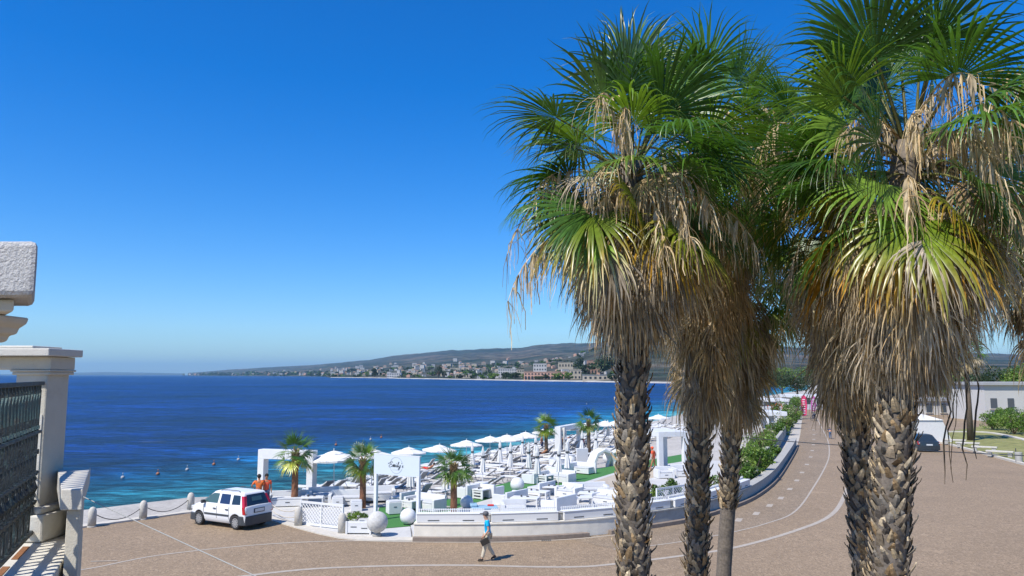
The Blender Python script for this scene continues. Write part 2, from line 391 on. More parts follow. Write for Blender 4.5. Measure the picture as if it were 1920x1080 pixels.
# beach
xs = np.concatenate([np.arange(-60, 90, 1.1), np.arange(90, 300, 8)]); ys = np.concatenate([np.arange(28, 160, 1.1), np.arange(160, 900, 10)])
XX, YY = np.meshgrid(xs, ys); P = np.stack([XX.ravel(), YY.ravel()], 1); Z = ground_z(P)
rng = np.random.default_rng(3)
Z = Z + np.where(Z < -0.3, rng.normal(0, 0.025, len(Z)), 0)
nx_, ny_ = len(xs), len(ys); fs = []
for j in range(ny_ - 1):
    for i in range(nx_ - 1):
        k = j * nx_ + i
        if max(Z[k], Z[k + nx_]) > SEA - 2.5: fs.append((k, k + 1, k + nx_ + 1, k + nx_))
be = MB(); be.v = [(float(x), float(y), float(z)) for (x, y), z in zip(P, Z)]; be.c = [(1, 1, 1)] * len(be.v); be.f = fs; be.m = [0] * len(fs)
m, n, b = _base('pebble_beach'); v = pos(n, world=True)
t = noise(n, 5, 8, 0.75, v); t2 = noise(n, 0.25, 4, 0.6, v)
c = ramp(n, t.outputs[0], [(0.3, (0.30, 0.275, 0.24)), (0.55, (0.44, 0.41, 0.365)), (0.75, (0.54, 0.51, 0.46))]); k = ramp(n, t2.outputs[0], [(0.35, 0.88), (0.65, 1.1)])
n.links.new(mixc(n, 1.0, c, k, 'MULTIPLY'), b.inputs['Base Color']); b.inputs['Roughness'].default_value = 0.9; bump(n, b, t.outputs[0], 0.5, 0.05)
tag(be.build('beach', m, smooth=True), kind='structure')
# foam line
fo = MB(); sl = smooth_line(SHORE[:14], 12); rr = random.Random(5)
for i, p in enumerate(sl): sl[i] = Vector((p.x + rr.uniform(-0.3, 0.3), p.y + rr.uniform(-0.5, 0.5)))
strip_flat(sl, -0.9, 0.2, SEA + 0.03, fo)
fm, n, b = _base('foam'); b.inputs['Base Color'].default_value = (0.75, 0.78, 0.78, 1); b.inputs['Roughness'].default_value = 0.8
t = noise(n, 2.0, 6, 0.7, pos(n, world=True)); al = ramp(n, t.outputs[0], [(0.44, 0.0), (0.56, 0.85)]); n.links.new(al, b.inputs['Alpha'])
tag(fo.build('surf_foam', fm), kind='structure')

# sea: rings of real surface, colour by depth of water under it, wave light and dark painted in
rad = np.concatenate([np.linspace(34, 120, 90), np.geomspace(122, 42000, 110)]); ang = np.linspace(R(-48), R(48), 260)
RR, AA = np.meshgrid(rad, ang, indexing='ij'); P = np.stack([(RR * np.sin(AA)).ravel(), (RR * np.cos(AA)).ravel()], 1)
dB, sB = dist_poly(P, SHORE); dB2, _ = dist_poly(P, SHORE_FAR); dep = np.where(sB > 0, dB, -dB); dep = np.minimum(dep, dB2 * 0.15 + 40)
dep = np.where(P[:, 1] > 900, dB2 * 0.15 + 30, dep)
me = bpy.data.meshes.new('sea'); na, nr = len(ang), len(rad)
fs = [(i * na + k, (i + 1) * na + k, (i + 1) * na + k + 1, i * na + k + 1) for i in range(nr - 1) for k in range(na - 1)]
me.from_pydata([(float(x), float(y), SEA) for x, y in P], [], fs)
at = me.attributes.new('offshore', 'FLOAT', 'POINT'); at.data.foreach_set('value', dep.astype(np.float32))
m, n, b = _base('sea_water'); me.materials.append(m)
A = n.nodes.new('ShaderNodeAttribute'); A.attribute_name = 'offshore'
wv = pos(n, (0.035, 0.11, 0.1), world=True); w0 = noise(n, 1.0, 5, 0.6, wv)
ma = n.nodes.new('ShaderNodeMath'); ma.operation = 'MULTIPLY_ADD'; n.links.new(w0.outputs[0], ma.inputs[0]); ma.inputs[1].default_value = 14; n.links.new(A.outputs['Fac'], ma.inputs[2])
mr = n.nodes.new('ShaderNodeMapRange'); n.links.new(ma.outputs[0], mr.inputs[0]); mr.inputs[1].default_value = 6; mr.inputs[2].default_value = 58
deep = ramp(n, mr.outputs[0], [(0.0, (0.09, 0.24, 0.23)), (0.10, (0.022, 0.16, 0.19)), (0.32, (0.005, 0.085, 0.17)), (0.55, (0.0015, 0.034, 0.14)), (0.85, (0.0008, 0.017, 0.105))])
wv2 = pos(n, (0.30, 0.85, 0.5), world=True); w2 = noise(n, 1.0, 8, 0.68, wv2, 0.6)
wv3 = pos(n, (0.055, 0.16, 0.05), world=True); w3 = noise(n, 1.0, 6, 0.6, wv3, 0.4)
kk = ramp(n, w2.outputs[0], [(0.39, 0.28), (0.5, 0.88), (0.61, 2.1)]); k3 = ramp(n, w3.outputs[0], [(0.38, 0.5), (0.60, 1.5)])
w4 = noise(n, 1.0, 6, 0.65, pos(n, (0.0022, 0.009, 0.05), world=True), 0.3); k4 = ramp(n, w4.outputs[0], [(0.38, 0.6), (0.62, 1.4)])
c = mixc(n, 1.0, deep, kk, 'MULTIPLY'); c = mixc(n, 1.0, c, k3, 'MULTIPLY'); c = mixc(n, 1.0, c, k4, 'MULTIPLY')  # bright crests and dark troughs of the waves multiplied into the water colour
w5 = noise(n, 1.0, 5, 0.65, pos(n, (0.014, 0.042, 0.05), world=True), 0.5); k5 = ramp(n, w5.outputs[0], [(0.38, 0.6), (0.62, 1.45)]); c = mixc(n, 1.0, c, k5, 'MULTIPLY')
wc = noise(n, 1.0, 3, 0.5, pos(n, (0.05, 0.5, 0.1), world=True)); wf = ramp(n, wc.outputs[0], [(0.775, 0.0), (0.80, 0.8)])
c = mixc(n, wf, c, (0.6, 0.65, 0.7))
n.links.new(c, b.inputs['Base Color']); b.inputs['Roughness'].default_value = 0.30; b.inputs['IOR'].default_value = 1.33; b.inputs['Specular IOR Level'].default_value = 0.14
b.inputs['Specular Tint'].default_value = (0.35, 0.6, 1.0, 1)
bu = bump(n, b, w2.outputs[0], 1.0, 0.9)
o = bpy.data.objects.new('sea', me); COL.objects.link(o); tag(o, kind='structure')
sb = MB(); sb.add([(-40000, 20, -9.0), (40000, 20, -9.0), (40000, 42000, -9.0), (-40000, 42000, -9.0)], [(0, 1, 2, 3)])
tag(sb.build('sea_bed', M['concrete']), kind='structure')

# ------------------------------------------------------------------ far coast
SKY_T = [(-400, 702), (100, 701.5), (140, 699), (200, 697.5), (260, 698.5), (345, 700), (380, 697.5), (450, 692), (520, 688), (600, 684), (680, 676), (740, 668), (780, 663), (850, 657), (920, 654), (980, 652), (1015, 646), (1060, 645), (1085, 643.5), (1110, 643), (1200, 640), (1500, 652), (2000, 668), (2600, 672)]
SH_D = [(-400, 24000), (345, 22000), (350, 9500), (420, 8000), (560, 5200), (615, 4200), (620, 2700), (690, 2380), (760, 1900), (850, 1560), (900, 1400), (1000, 1150), (1080, 1060), (1150, 950), (1300, 800), (1500, 700), (2600, 650)]
RD = [(-400, 30000), (345, 30000), (352, 17000), (600, 12500), (1100, 8500), (2600, 7000)]
def interp(T, x): return float(np.interp(x, [t[0] for t in T], [t[1] for t in T]))
import mathutils.noise as mn
def coast_h(px, d):
    s = interp(SH_D, px); r = interp(RD, px); H = (703 - interp(SKY_T, px)) / F * r + HC
    if d <= s: return SEA - (s - d) * 0.01
    t = min(1, (d - s) / (r - s)); x = (px - 960) / F * d
    nz = mn.noise(Vector((x / 900, d / 900, 0))) * 0.5 + mn.noise(Vector((x / 300, d / 300, 3))) * 0.25
    H = H * (1 + 0.05 * mn.noise(Vector((px / 45, 0, 7))) + 0.025 * mn.noise(Vector((px / 14, 0, 9))))
    base = 2.0 * min(1, (d - s) / 60) + 9 * min(1, t * 6)
    h = SEA + base + max(0, (H - 7)) * (t ** 1.5) * (1 + nz * 0.5 * (1 - t))
    # the tan hill above the headland
    hx, hy = x - 330, d - 2500
    h += 78 * math.exp(-(((hx - 110) / 230) ** 2 + (hy / 500) ** 2)) * (1 + 0.15 * nz)
    if t >= 1: h = H - (d - r) * 0.1
    return h
pxs = np.arange(-400, 2600, 6); ts = np.concatenate([[-0.02, 0, 0.001, 0.003, 0.008], np.linspace(0.015, 1, 60), [1.06]])
vs = []; fs = []
for i, px in enumerate(pxs):
    s = interp(SH_D, px); r = interp(RD, px)
    for t in ts:
        d = s + t * (r - s); 
        vs.append(((px - 960) / F * d, d, coast_h(px, d)))
nt_ = len(ts)
for i in range(len(pxs) - 1):
    if 345 <= pxs[i] < 352 : continue
    for k in range(nt_ - 1): a = i * nt_ + k; fs.append((a, a + 1, a + nt_ + 1, a + nt_))
cm = MB(); cm.v = vs; cm.c = [(1, 1, 1)] * len(vs); cm.f = fs; cm.m = [0] * len(fs)
m, n, b = _base('dry_hillside'); v = pos(n, world=True)
t1 = noise(n, 0.0016, 8, 0.68, v); t2 = noise(n, 0.010, 6, 0.75, v)
c = ramp(n, t1.outputs[0], [(0.40, (0.022, 0.035, 0.022)), (0.5, (0.055, 0.06, 0.045)), (0.6, (0.11, 0.09, 0.065)), (0.7, (0.14, 0.095, 0.075))])
k = ramp(n, t2.outputs[0], [(0.38, 0.30), (0.5, 0.9), (0.62, 1.7)]); c = mixc(n, 1.0, c, k, 'MULTIPLY')
n.links.new(c, b.inputs['Base Color']); b.inputs['Roughness'].default_value = 0.95; b.inputs['Specular IOR Level'].default_value = 0.1
tag(cm.build('coastal_hills', m, smooth=True), kind='structure')
# the pale strand of the headland
st = MB(); 
ln = [Vector(((px - 960) / F * interp(SH_D, px), interp(SH_D, px))) for px in range(622, 1700, 8)]
vs = []; 
for p in ln: k = (p.length - 3) / p.length; k2 = (p.length + 16) / p.length; vs += [(p.x * k, p.y * k, SEA + 0.05), (p.x * k2, p.y * k2, SEA + 1.7)]
st.add(vs, [(2 * i, 2 * i + 1, 2 * i + 3, 2 * i + 2) for i in range(len(ln) - 1)])
tag(st.build('far_strand', mat('pale_shingle', (0.38, 0.36, 0.32), 0.9, 0.25, 0.03, world=True)), kind='structure')
# ------------------------------------------------------------------ fan palms
rnp = np.random.default_rng(11)
GREEN = [(0.045, 0.11, 0.014), (0.085, 0.175, 0.02), (0.15, 0.25, 0.03), (0.06, 0.135, 0.022)]
YELL = [(0.45, 0.26, 0.03), (0.34, 0.27, 0.05), (0.50, 0.22, 0.03)]
TAN = [(0.54, 0.40, 0.22), (0.66, 0.52, 0.33), (0.48, 0.33, 0.17), (0.45, 0.36, 0.25)]
GREYB = [(0.32, 0.27, 0.20), (0.42, 0.35, 0.26), (0.22, 0.18, 0.13)]
class Leaves:
    def __init__(s): s.v = []; s.f = []; s.c = []; s.n = 0
    def push(s, v, f, c): s.v.append(v); s.f.append(f + s.n); s.c.append(c); s.n += len(v)
    def build(s, name, mat_, parent):
        v = np.concatenate(s.v).astype(np.float32); f = np.concatenate(s.f).astype(np.int32); c = np.concatenate(s.c).astype(np.float32)
        me = bpy.data.meshes.new(name); me.vertices.add(len(v)); me.vertices.foreach_set('co', v.ravel())
        me.loops.add(f.size); me.loops.foreach_set('vertex_index', f.ravel()); me.polygons.add(len(f))
        me.polygons.foreach_set('loop_start', np.arange(len(f), dtype=np.int32) * 4); me.update(calc_edges=True)
        a = me.color_attributes.new('Col', 'FLOAT_COLOR', 'POINT'); a.data.foreach_set('color', np.concatenate([c, np.ones((len(c), 1), np.float32)], 1).ravel())
        me.materials.append(mat_); me.validate()
        o = bpy.data.objects.new(name, me); COL.objects.link(o); o.parent = parent; return o
def nrm(a): return a / (np.linalg.norm(a, axis=-1, keepdims=True) + 1e-9)
def frond(Lv, org, d, Lp, Rb, nseg=34, K=7, arc=112, split=0.42, sag=0.9, psag=0.25, col=(0.05, .12, .02), tip=None, tipfrom=0.7, fold=0.3, wid=1.0, roll=None, jit=0.085, pcol=(0.20, 0.19, 0.06), pw=0.022, cost=0.5):
    """One fan leaf: a curved stalk, a pleated palm of joined segments and free drooping tips."""
    d = np.array(d, float); d /= np.linalg.norm(d); p = np.array(org, float); up = np.array([0, 0, 1.0])
    steps = 7; pts = [p.copy()]; dd = d.copy()
    for i in range(steps):
        dd = dd + np.array([0, 0, -psag / steps]); dd /= np.linalg.norm(dd); p = p + dd * Lp / steps; pts.append(p.copy())
    pts = np.array(pts)
    s = np.cross(dd, up); 
    if np.linalg.norm(s) < 1e-3: s = np.array([1.0, 0, 0])
    s /= np.linalg.norm(s); nn = np.cross(s, dd)
    if roll is None: roll = rnp.normal(0, 0.55)
    s2 = s * math.cos(roll) + nn * math.sin(roll); nn = nn * math.cos(roll) - s * math.sin(roll); s = s2
    w = np.linspace(pw * 1.5, pw * 0.7, steps + 1)[:, None]
    a = pts + s * w; b = pts - nn * w * 0.8; c = pts - s * w
    V = np.stack([a, b, c], 1).reshape(-1, 3); Fp = []
    for i in range(steps):
        k = i * 3; Fp += [(k, k + 1, k + 4, k + 3), (k + 1, k + 2, k + 5, k + 4), (k + 2, k, k + 3, k + 5)]
    Lv.push(V, np.array(Fp), np.tile(np.array(pcol), (len(V), 1)) * rnp.uniform(0.8, 1.2))
    arc = arc * rnp.uniform(0.82, 1.06); split = split * rnp.uniform(0.75, 1.25)
    th = np.linspace(-R(arc), R(arc), nseg) + rnp.normal(0, 0.02, nseg)
    dth = R(2 * arc) / nseg
    e = np.cos(th)[:, None] * dd + np.sin(th)[:, None] * s
    e = nrm(e + nn * (0.16 - 0.30 * np.abs(np.sin(th)))[:, None] * cost)     # the blade is cupped along its rib
    Ls = Rb * (0.74 + 0.26 * np.cos(th * 0.85)) * rnp.uniform(0.88, 1.06, nseg) * np.where(rnp.random(nseg) < 0.06, 0.55, 1.0)
    rk = np.array([0.03, split * 0.55, split, split + (1 - split) * 0.3, split + (1 - split) * 0.55, split + (1 - split) * 0.8, 1.0])[:K]
    q = p + e * (rk[0] * Ls)[:, None]; ed = e.copy(); rows = []; tn = nrm(np.cross(ed, nn)); droop = rnp.uniform(0.4, 1.7, nseg)
    side = tn
    for k in range(K):
        if k:
            dr = (rk[k] - rk[k - 1]) * Ls
            q = q + ed * dr[:, None]
            if rk[k] >= split * 0.5:
                f = sag * ((rk[k]) ** 1.5) * 0.55
                ed = nrm(ed + up * (-f) * droop[:, None] + rnp.normal(0, jit, (nseg, 3)) * (rk[k] > split))
        if rk[k] <= split: hw = rk[k] * Ls * dth * 0.5 * 1.02
        else: hw = split * Ls * dth * 0.5 * (1 - ((rk[k] - split) / (1 - split)) ** 1.6) * wid
        hw = np.maximum(hw, 0.0012)
        nk = nrm(np.cross(side, ed)); 
        rows.append(np.stack([q - side * hw[:, None], q + nk * (hw * fold)[:, None], q + side * hw[:, None]], 1))
    V = np.stack(rows, 1)                       # nseg,K,3,3
    cc = np.array(col) * rnp.uniform(0.75, 1.25); tc = np.array(tip) if tip is not None else cc * 1.15
    cs = np.tile(cc, (nseg, K, 3, 1)) * rnp.uniform(0.8, 1.2, (nseg, 1, 1, 1))
    if tip is not None:
        mx = np.clip((rk - tipfrom + 0.15) / 0.3, 0, 1)[None, :, None, None] * rnp.uniform(0.5, 1.0, (nseg, 1, 1, 1)); cs = cs * (1 - mx) + tc * mx
    i0 = (np.arange(nseg) * K * 3)[:, None, None] + (np.arange(K - 1) * 3)[None, :, None] + np.array([0, 1])[None, None, :]
    i0 = i0.ravel(); Fq = np.stack([i0, i0 + 1, i0 + 4, i0 + 3], 1)
    Lv.push(V.reshape(-1, 3), Fq, cs.reshape(-1, 3))
def ribbon(Lv, pts, ws, col, n=None):
    pts = np.array(pts); k = len(pts); n = n if n is not None else rnp.normal(0, 1, 3); t = np.gradient(pts, axis=0)
    s = nrm(np.cross(t, n)); ws = np.array(ws)[:, None]; nk = nrm(np.cross(s, t))
    V = np.stack([pts - s * ws, pts + nk * ws * 0.45, pts + s * ws], 1).reshape(-1, 3); i = (np.arange(k - 1) * 3)
    Fq = np.concatenate([np.stack([i, i + 1, i + 4, i + 3], 1), np.stack([i + 1, i + 2, i + 5, i + 4], 1)])
    Lv.push(V, Fq, np.tile(np.array(col), (len(V), 1)))
def flower_stalk(Lv, org, az_, el, ln, tass=26, big=6, tan=None):
    """An old flowering stem arching out of the crown with papery bracts and hanging branchlets."""
    d = np.array([math.cos(az_) * math.cos(el), math.sin(az_) * math.cos(el), math.sin(el)]); p = np.array(org, float); pts = [p.copy()]
    for i in range(12):
        d = d + np.array([0, 0, -0.17 * (0.4 + i / 9)]); d /= np.linalg.norm(d); p = p + d * ln / 12; pts.append(p.copy())
    pts = np.array(pts); c0 = TAN[rnp.integers(0, 3)]
    ribbon(Lv, pts, np.linspace(0.022, 0.006, 13), c0); ribbon(Lv, pts + 0.004, np.linspace(0.02, 0.005, 13), c0)
    for k in range(tass):
        i = int(rnp.integers(4, 13)); q = pts[i].copy(); dd = d * 0.3 + rnp.normal(0, 0.5, 3); L_ = rnp.uniform(0.25, 0.75); qs = [q.copy()]
        for j in range(5):
            dd = dd + np.array([0, 0, -0.75]); dd /= np.linalg.norm(dd); q = q + dd * L_ / 5 + rnp.normal(0, 0.012, 3); qs.append(q.copy())
        ribbon(Lv, qs, np.linspace(0.007, 0.003, 6) * rnp.uniform(0.6, 1.8), np.array(TAN[rnp.integers(0, 3)]) * rnp.uniform(0.8, 1.35))
    for k in range(big):
        i = int(rnp.integers(2, 11)); q = pts[i].copy(); dd = d * 0.7 + rnp.normal(0, 0.35, 3) + np.array([0, 0, 0.2]); L_ = rnp.uniform(0.3, 0.6); qs = [q.copy()]
        for j in range(6):
            dd = dd + np.array([0, 0, -0.7]); dd /= np.linalg.norm(dd); q = q + dd * L_ / 6; qs.append(q.copy())
        ribbon(Lv, qs, np.array([0.3, 0.8, 1.0, 0.95, 0.7, 0.4, 0.1]) * rnp.uniform(0.018, 0.034), np.array([0.50, 0.40, 0.27]) * rnp.uniform(0.75, 1.15))

def boots_trunk(parent, x0, base_z, top, rad, boots_from, boots_to, rb=0.05, seedv=1, tone=1.0):
    """x0: (x,y) at base; top: (x,y,z)."""
    rs = random.Random(seedv); mb = MB(); A = Vector((x0[0], x0[1], base_z)); B = Vector(top)
    def P(z): t = (z - A.z) / (B.z - A.z); return A.lerp(B, t)
    n = 26; pts = []; rr_ = []
    for i in range(n + 1):
        z = A.z + (B.z - A.z) * i / n; p = P(z) + Vector((math.sin(z * 1.3 + seedv) * 0.015, math.cos(z * 1.1 + seedv) * 0.015, 0))
        pts.append(p); rr_.append(rad * (1.25 - 0.30 * min(1, (z - A.z) / 2.5)) * (1 + rs.uniform(-0.03, 0.03)))
    mb.tube(pts, rr_, 20, col=(0.15 * tone, 0.125 * tone, 0.10 * tone))
    tr = mb.build('trunk', M['boots'], parent, smooth=True)
    bb = MB(); z = boots_from; k = 0; ga = 2.39996
    dz = 0.0075
    while z < boots_to:
        a = k * ga + rs.uniform(-0.12, 0.12); k += 1; z += dz * rs.uniform(0.7, 1.3)
        if rs.random() < 0.04: continue
        c = P(z); out = Vector((math.cos(a), math.sin(a), 0)); sd_ = Vector((-math.sin(a), math.cos(a), 0)); sk = rs.choice((-1, 1)) * rs.uniform(0.15, 0.55)
        ln = rs.uniform(0.11, 0.24); w = rs.uniform(0.032, 0.062); tilt = rs.uniform(0.15, 0.5) if rs.random() < 0.8 else rs.uniform(0.5, 1.0); th = rs.uniform(0.010, 0.02)
        upv = (Vector((0, 0, 1)) + out * tilt + sd_ * sk).normalized(); nv = upv.cross(sd_).normalized()
        if nv.dot(out) < 0: nv = -nv
        sv = nv.cross(upv).normalized(); b0 = c + out * (rad * 0.98)
        g = rs.uniform(0.6, 1.3) * tone
        cl = rs.choice([(0.27, 0.21, 0.14), (0.20, 0.175, 0.14), (0.42, 0.32, 0.19), (0.12, 0.10, 0.08), (0.30, 0.20, 0.10), (0.50, 0.40, 0.26)]); cl = tuple(x * g for x in cl)
        tipw = rs.uniform(0.25, 0.6); j1 = rs.uniform(-0.02, 0.02)
        vs = []
        for u, ww, bow in ((0, 1.0, 0.0), (0.45, 0.86, 0.010), (0.8, 0.62, 0.012), (1.0, tipw * 0.6, 0.0)):
            q = b0 + upv * ln * u + nv * bow
            vs += [q - sv * w * ww, q + nv * th * (1 - 0.5 * u), q + sv * w * ww, q - nv * th * 0.6]
        vs[12] = vs[12] + upv * j1; vs[14] = vs[14] - upv * j1
        fs = []
        for i in range(3):
            for q in range(4): fs.append((i * 4 + q, i * 4 + (q + 1) % 4, i * 4 + 4 + (q + 1) % 4, i * 4 + 4 + q))
        fs.append((12, 13, 14, 15)); bb.add(vs, fs, cl)
    bt = bb.build('leaf_bases', M['boots'], tr)
    return tr

def sph(a, el): return (math.cos(a) * math.cos(el), math.sin(a) * math.cos(el), math.sin(el))
def big_palm(label, px, hy, d, by, brad, skirt_y, nleaf=42, Rb=1.25, Lp=1.15, skirt_w=1.0, boots_bottom=None, seedv=1, stalks=7, px_bot=None, dark=1.0, tilt=(0, 0), nskirt=120, view_bias=None, stalk_az=None, span=116, dropz=0.8, skz=0.8, yellow_fans=()):
    global rnp; rnp = np.random.default_rng(seedv)
    H = D(px, hy, d); pb = D(px_bot if px_bot else px, 1040, d); Z0 = -0.02
    dzt = (H.z - pb.z); bx = pb.x + (H.x - pb.x) * (Z0 - pb.z) / dzt
    root = thing('fan_palm', label, 'palm tree', (bx, d, Z0), 0, 'tall fan palms with skirts of dead fronds')
    hx, hz = H.x - bx, H.z - Z0
    topz = hz - 0.05; sk_z = D(px, skirt_y, d).z - Z0
    bb_z = 0.05 if boots_bottom is None else D(px, boots_bottom, d).z - Z0
    boots_trunk(root, (0, 0), 0.0, (hx, 0, topz), brad, bb_z, min(sk_z + 1.2, topz), seedv=seedv)
    def axis(z): return np.array([hx * z / topz, 0, z])
    Lv = Leaves(); h = np.array([hx, 0, hz])
    for i in range(nleaf):
        t = (i + 0.5) / nleaf; el = R(80 - span * t ** 1.0) + rnp.normal(0, 0.13); a = i * 2.39996 + rnp.normal(0, 0.22)
        org = h + np.array([0, 0, -dropz * t]) + 0.10 * np.array([math.cos(a), math.sin(a), 0])
        g = np.array(GREEN[rnp.integers(0, 4)]); tip = None; tf = 0.8
        if t > 0.70 and rnp.random() < 0.55: tip = YELL[rnp.integers(0, 3)]; g = g * np.array([1.9, 1.35, 0.9]); tf = rnp.uniform(0.35, 0.75)
        elif t > 0.35 and rnp.random() < 0.35: tip = (0.16, 0.17, 0.05)
        frond(Lv, org, sph(a, el), Lp * rnp.uniform(0.72, 1.2) * (1.08 - 0.2 * t), Rb * rnp.uniform(0.8, 1.12), nseg=46, sag=0.55 + 0.75 * t + rnp.uniform(-.1, .25), psag=0.25 + 0.5 * t, col=g * dark, tip=tip, tipfrom=tf, fold=0.35, wid=0.9)
    for ga, ge, gl, gz_ in yellow_fans:  # extra fronds, yellow-green with orange tips
        frond(Lv, h + np.array([0, 0, -0.45 - gz_ * .5]), sph(R(ga), R(ge)), gl + .3, Rb * 1.05, nseg=46, sag=1.3, psag=.6, col=(0.20, 0.26, 0.03), tip=(0.62, 0.30, 0.03), tipfrom=.5, roll=0.1)
    Lv.build('crown', M['leaf'], root)
    Sk = Leaves(); z0 = hz - skz
    for i in range(nskirt):
        t = (i + 0.5) / nskirt; z = z0 + (sk_z + 1.25 - z0) * t; a = i * 2.39996 + rnp.normal(0, 0.25)
        c = axis(z); out = np.array([math.cos(a), math.sin(a), 0]); org = c + out * brad
        el = R(-20 - 60 * t ** 0.7) + rnp.normal(0, 0.1); lp = Lp * (0.74 - 0.56 * t ** 0.8) * skirt_w * rnp.uniform(0.6, 1.2) * (1 + 0.28 * math.sin(2 * a + seedv) + 0.15 * math.sin(5 * a + 2 * seedv + 3 * t))
        pal = TAN if rnp.random() < 0.62 else GREYB; cl = np.array(pal[rnp.integers(0, len(pal))]) * rnp.uniform(0.8, 1.25) * dark
        tip = None
        if t < 0.12 and rnp.random() < 0.35: cl = np.array(GREEN[2]) * 1.2; tip = TAN[1]
        frond(Sk, org, sph(a, el), lp, Rb * rnp.uniform(0.5, 0.95), nseg=22, arc=74, split=0.3, sag=2.6, psag=1.0, col=cl, tip=tip, tipfrom=0.4, fold=0.7, wid=rnp.uniform(0.7, 1.15), jit=0.12, pcol=(0.2, 0.13, 0.07), pw=0.016)
    for i in range(9):
        a = rnp.uniform(0, 2 * math.pi) if i % 2 else rnp.uniform(3.3, 6.1); cl = np.array(TAN[rnp.integers(0, 4)]) * rnp.uniform(0.7, 1.1) * dark
        frond(Sk, h + np.array([0, 0, rnp.uniform(-0.9, 0.0)]), sph(a, R(rnp.uniform(-15, 35))), Lp * rnp.uniform(0.7, 1.0), Rb * rnp.uniform(0.5, 0.8), nseg=24, arc=70, split=0.25, sag=3.6, psag=0.9, col=cl, fold=0.8, wid=rnp.uniform(0.8, 1.4), jit=0.16, pcol=(0.28, 0.2, 0.1), pw=0.014)
    Sk.build('dead_frond_skirt', M['dry'], root)
    St = Leaves()
    for i in range(stalks):
        a = rnp.uniform(0, 2 * math.pi) if stalk_az is None else R(stalk_az[i % len(stalk_az)]) + rnp.normal(0, 0.1)
        flower_stalk(St, h + np.array([0, 0, rnp.uniform(-1.0, 0.25)]), a, R(rnp.uniform(5, 62)), rnp.uniform(1.2, 2.5), 50, 12)
    if stalks: St.build('dry_flower_stalks', M['dry'], root)
    return root
# ------------------------------------------------------------------ the far shore: buildings and trees
M['dull_orange'] = mat('faded_orange_plastic', (0.30, 0.12, 0.06), 0.6)
M['salmon'] = mat('salmon_render', (0.56, 0.33, 0.23), 0.9, 0.08, 0.5); M['far_white'] = mat('far_white_render', (0.50, 0.48, 0.45), 0.9, 0.06, 0.3)
M['far_cream'] = mat('far_cream_render', (0.42, 0.36, 0.27), 0.9, 0.08, 0.3); M['roof_tile'] = mat('terracotta_roof', (0.33, 0.20, 0.14), 0.9, 0.15, 0.5)
M['far_grey'] = mat('far_grey_render', (0.34, 0.34, 0.34), 0.9, 0.08, 0.3); M['window_dark'] = mat('dark_window', (0.03, 0.035, 0.04), 0.3, 0.1)
def far_pt(px, extra):                       # a point inland of the far shore
    d = interp(SH_D, px) + extra; x = (px - 960) / F * d
    return Vector((x, d, coast_h(px, d) - 0.5))
def block(label, px, extra, w, dp, h, m_, rows, cols, roof='flat', wings=(), rz=0, arch=False, group=None, mroof=None):
    p = far_pt(px, extra); t = thing('building', label, 'building', p, rz, group)
    mb = MB(); mb.box((0, 0, h / 2 - 1), (w, dp, h + 2))
    for (wx, ww, wh) in wings: mb.box((wx, 0.6, wh / 2 - 1), (ww, dp, wh + 2))
    wl = mb.build('wall', m_, t)
    rf = MB()
    if roof == 'flat':
        rf.box((0, 0, h + 0.45), (w + 0.8, dp + 0.8, 0.7))
        for (wx, ww, wh) in wings: rf.box((wx, 0.6, wh + 0.4), (ww + 0.8, dp + 0.8, 0.6))
    else:
        hw, hd = w / 2 + 0.6, dp / 2 + 0.6; rf.add([(-hw, -hd, h), (hw, -hd, h), (hw, hd, h), (-hw, hd, h), (-hw + hd, 0, h + dp * 0.3), (hw - hd, 0, h + dp * 0.3)], [(0, 1, 5, 4), (1, 2, 5), (2, 3, 4, 5), (3, 0, 4), (3, 2, 1, 0)])
    rf.build('roof', mroof or (m_ if roof == 'flat' else M['roof_tile']), t)
    fh = h / rows
    for r_ in range(rows):
        for c_ in range(cols):
            wm = MB()
            x = -w / 2 + w * (c_ + 0.5) / cols; ww = w / cols * 0.45
            if arch and r_ == 0:
                z0 = 0.3; z1 = fh * 0.62; pts = [(x - ww * 0.75, z0), (x + ww * 0.75, z0), (x + ww * 0.75, z1)] + [(x + ww * 0.75 * math.cos(R(a)), z1 + ww * 0.75 * math.sin(R(a))) for a in (30, 60, 90, 120, 150)] + [(x - ww * 0.75, z1)]
                wm.plate([(q[0], -dp / 2 - 0.25, q[1]) for q in pts], 0.3)
            else: wm.box((x, -dp / 2 - 0.1, fh * (r_ + 0.5)), (ww, 0.3, fh * 0.42))
            wm.build('window', M['window_dark'], t)
    return t
block('white many-windowed apartment block on the far headland left of the salmon building', 951, 130, 33, 14, 17, M['far_white'], 4, 8, wings=((-18, 8, 9), (12, 5, 20)))
block('cream stepped block between the white apartments and the salmon building', 976, 150, 12, 12, 15, M['far_cream'], 3, 3)
block('long salmon building with a row of arches across the far bay', 1022, 80, 66, 14, 11, M['salmon'], 2, 13, arch=True)
block('tall pale cream block at the right end of the salmon building', 1078, 72, 16, 13, 14, M['far_cream'], 2, 3)
block('low long pale building at the far beach next to the left palm trunk', 1128, 60, 52, 10, 6.5, M['far_cream'], 1, 8, mroof=M['far_grey'])
block('white waterfront building with chimney between the two dark trees of the headland', 741, 80, 38, 20, 12, M['far_white'], 2, 6, wings=((12, 8, 20), (-14, 9, 15)))
block('small white house low on the far shore left of centre of the bay', 905, 50, 20, 9, 5, M['far_white'], 1, 5, mroof=M['far_grey'])
block('white flat-roofed villa above the salmon building', 1012, 420, 26, 14, 22, M['far_white'], 3, 5)
block('pale villa on the slope behind the cream block, just right of the salmon building', 1060, 520, 30, 14, 22, M['far_cream'], 2, 5)
block('red house among trees on the hill beside the left palm trunk', 1112, 330, 22, 14, 26, M['roof_tile'], 2, 4, mroof=M['roof_tile'])
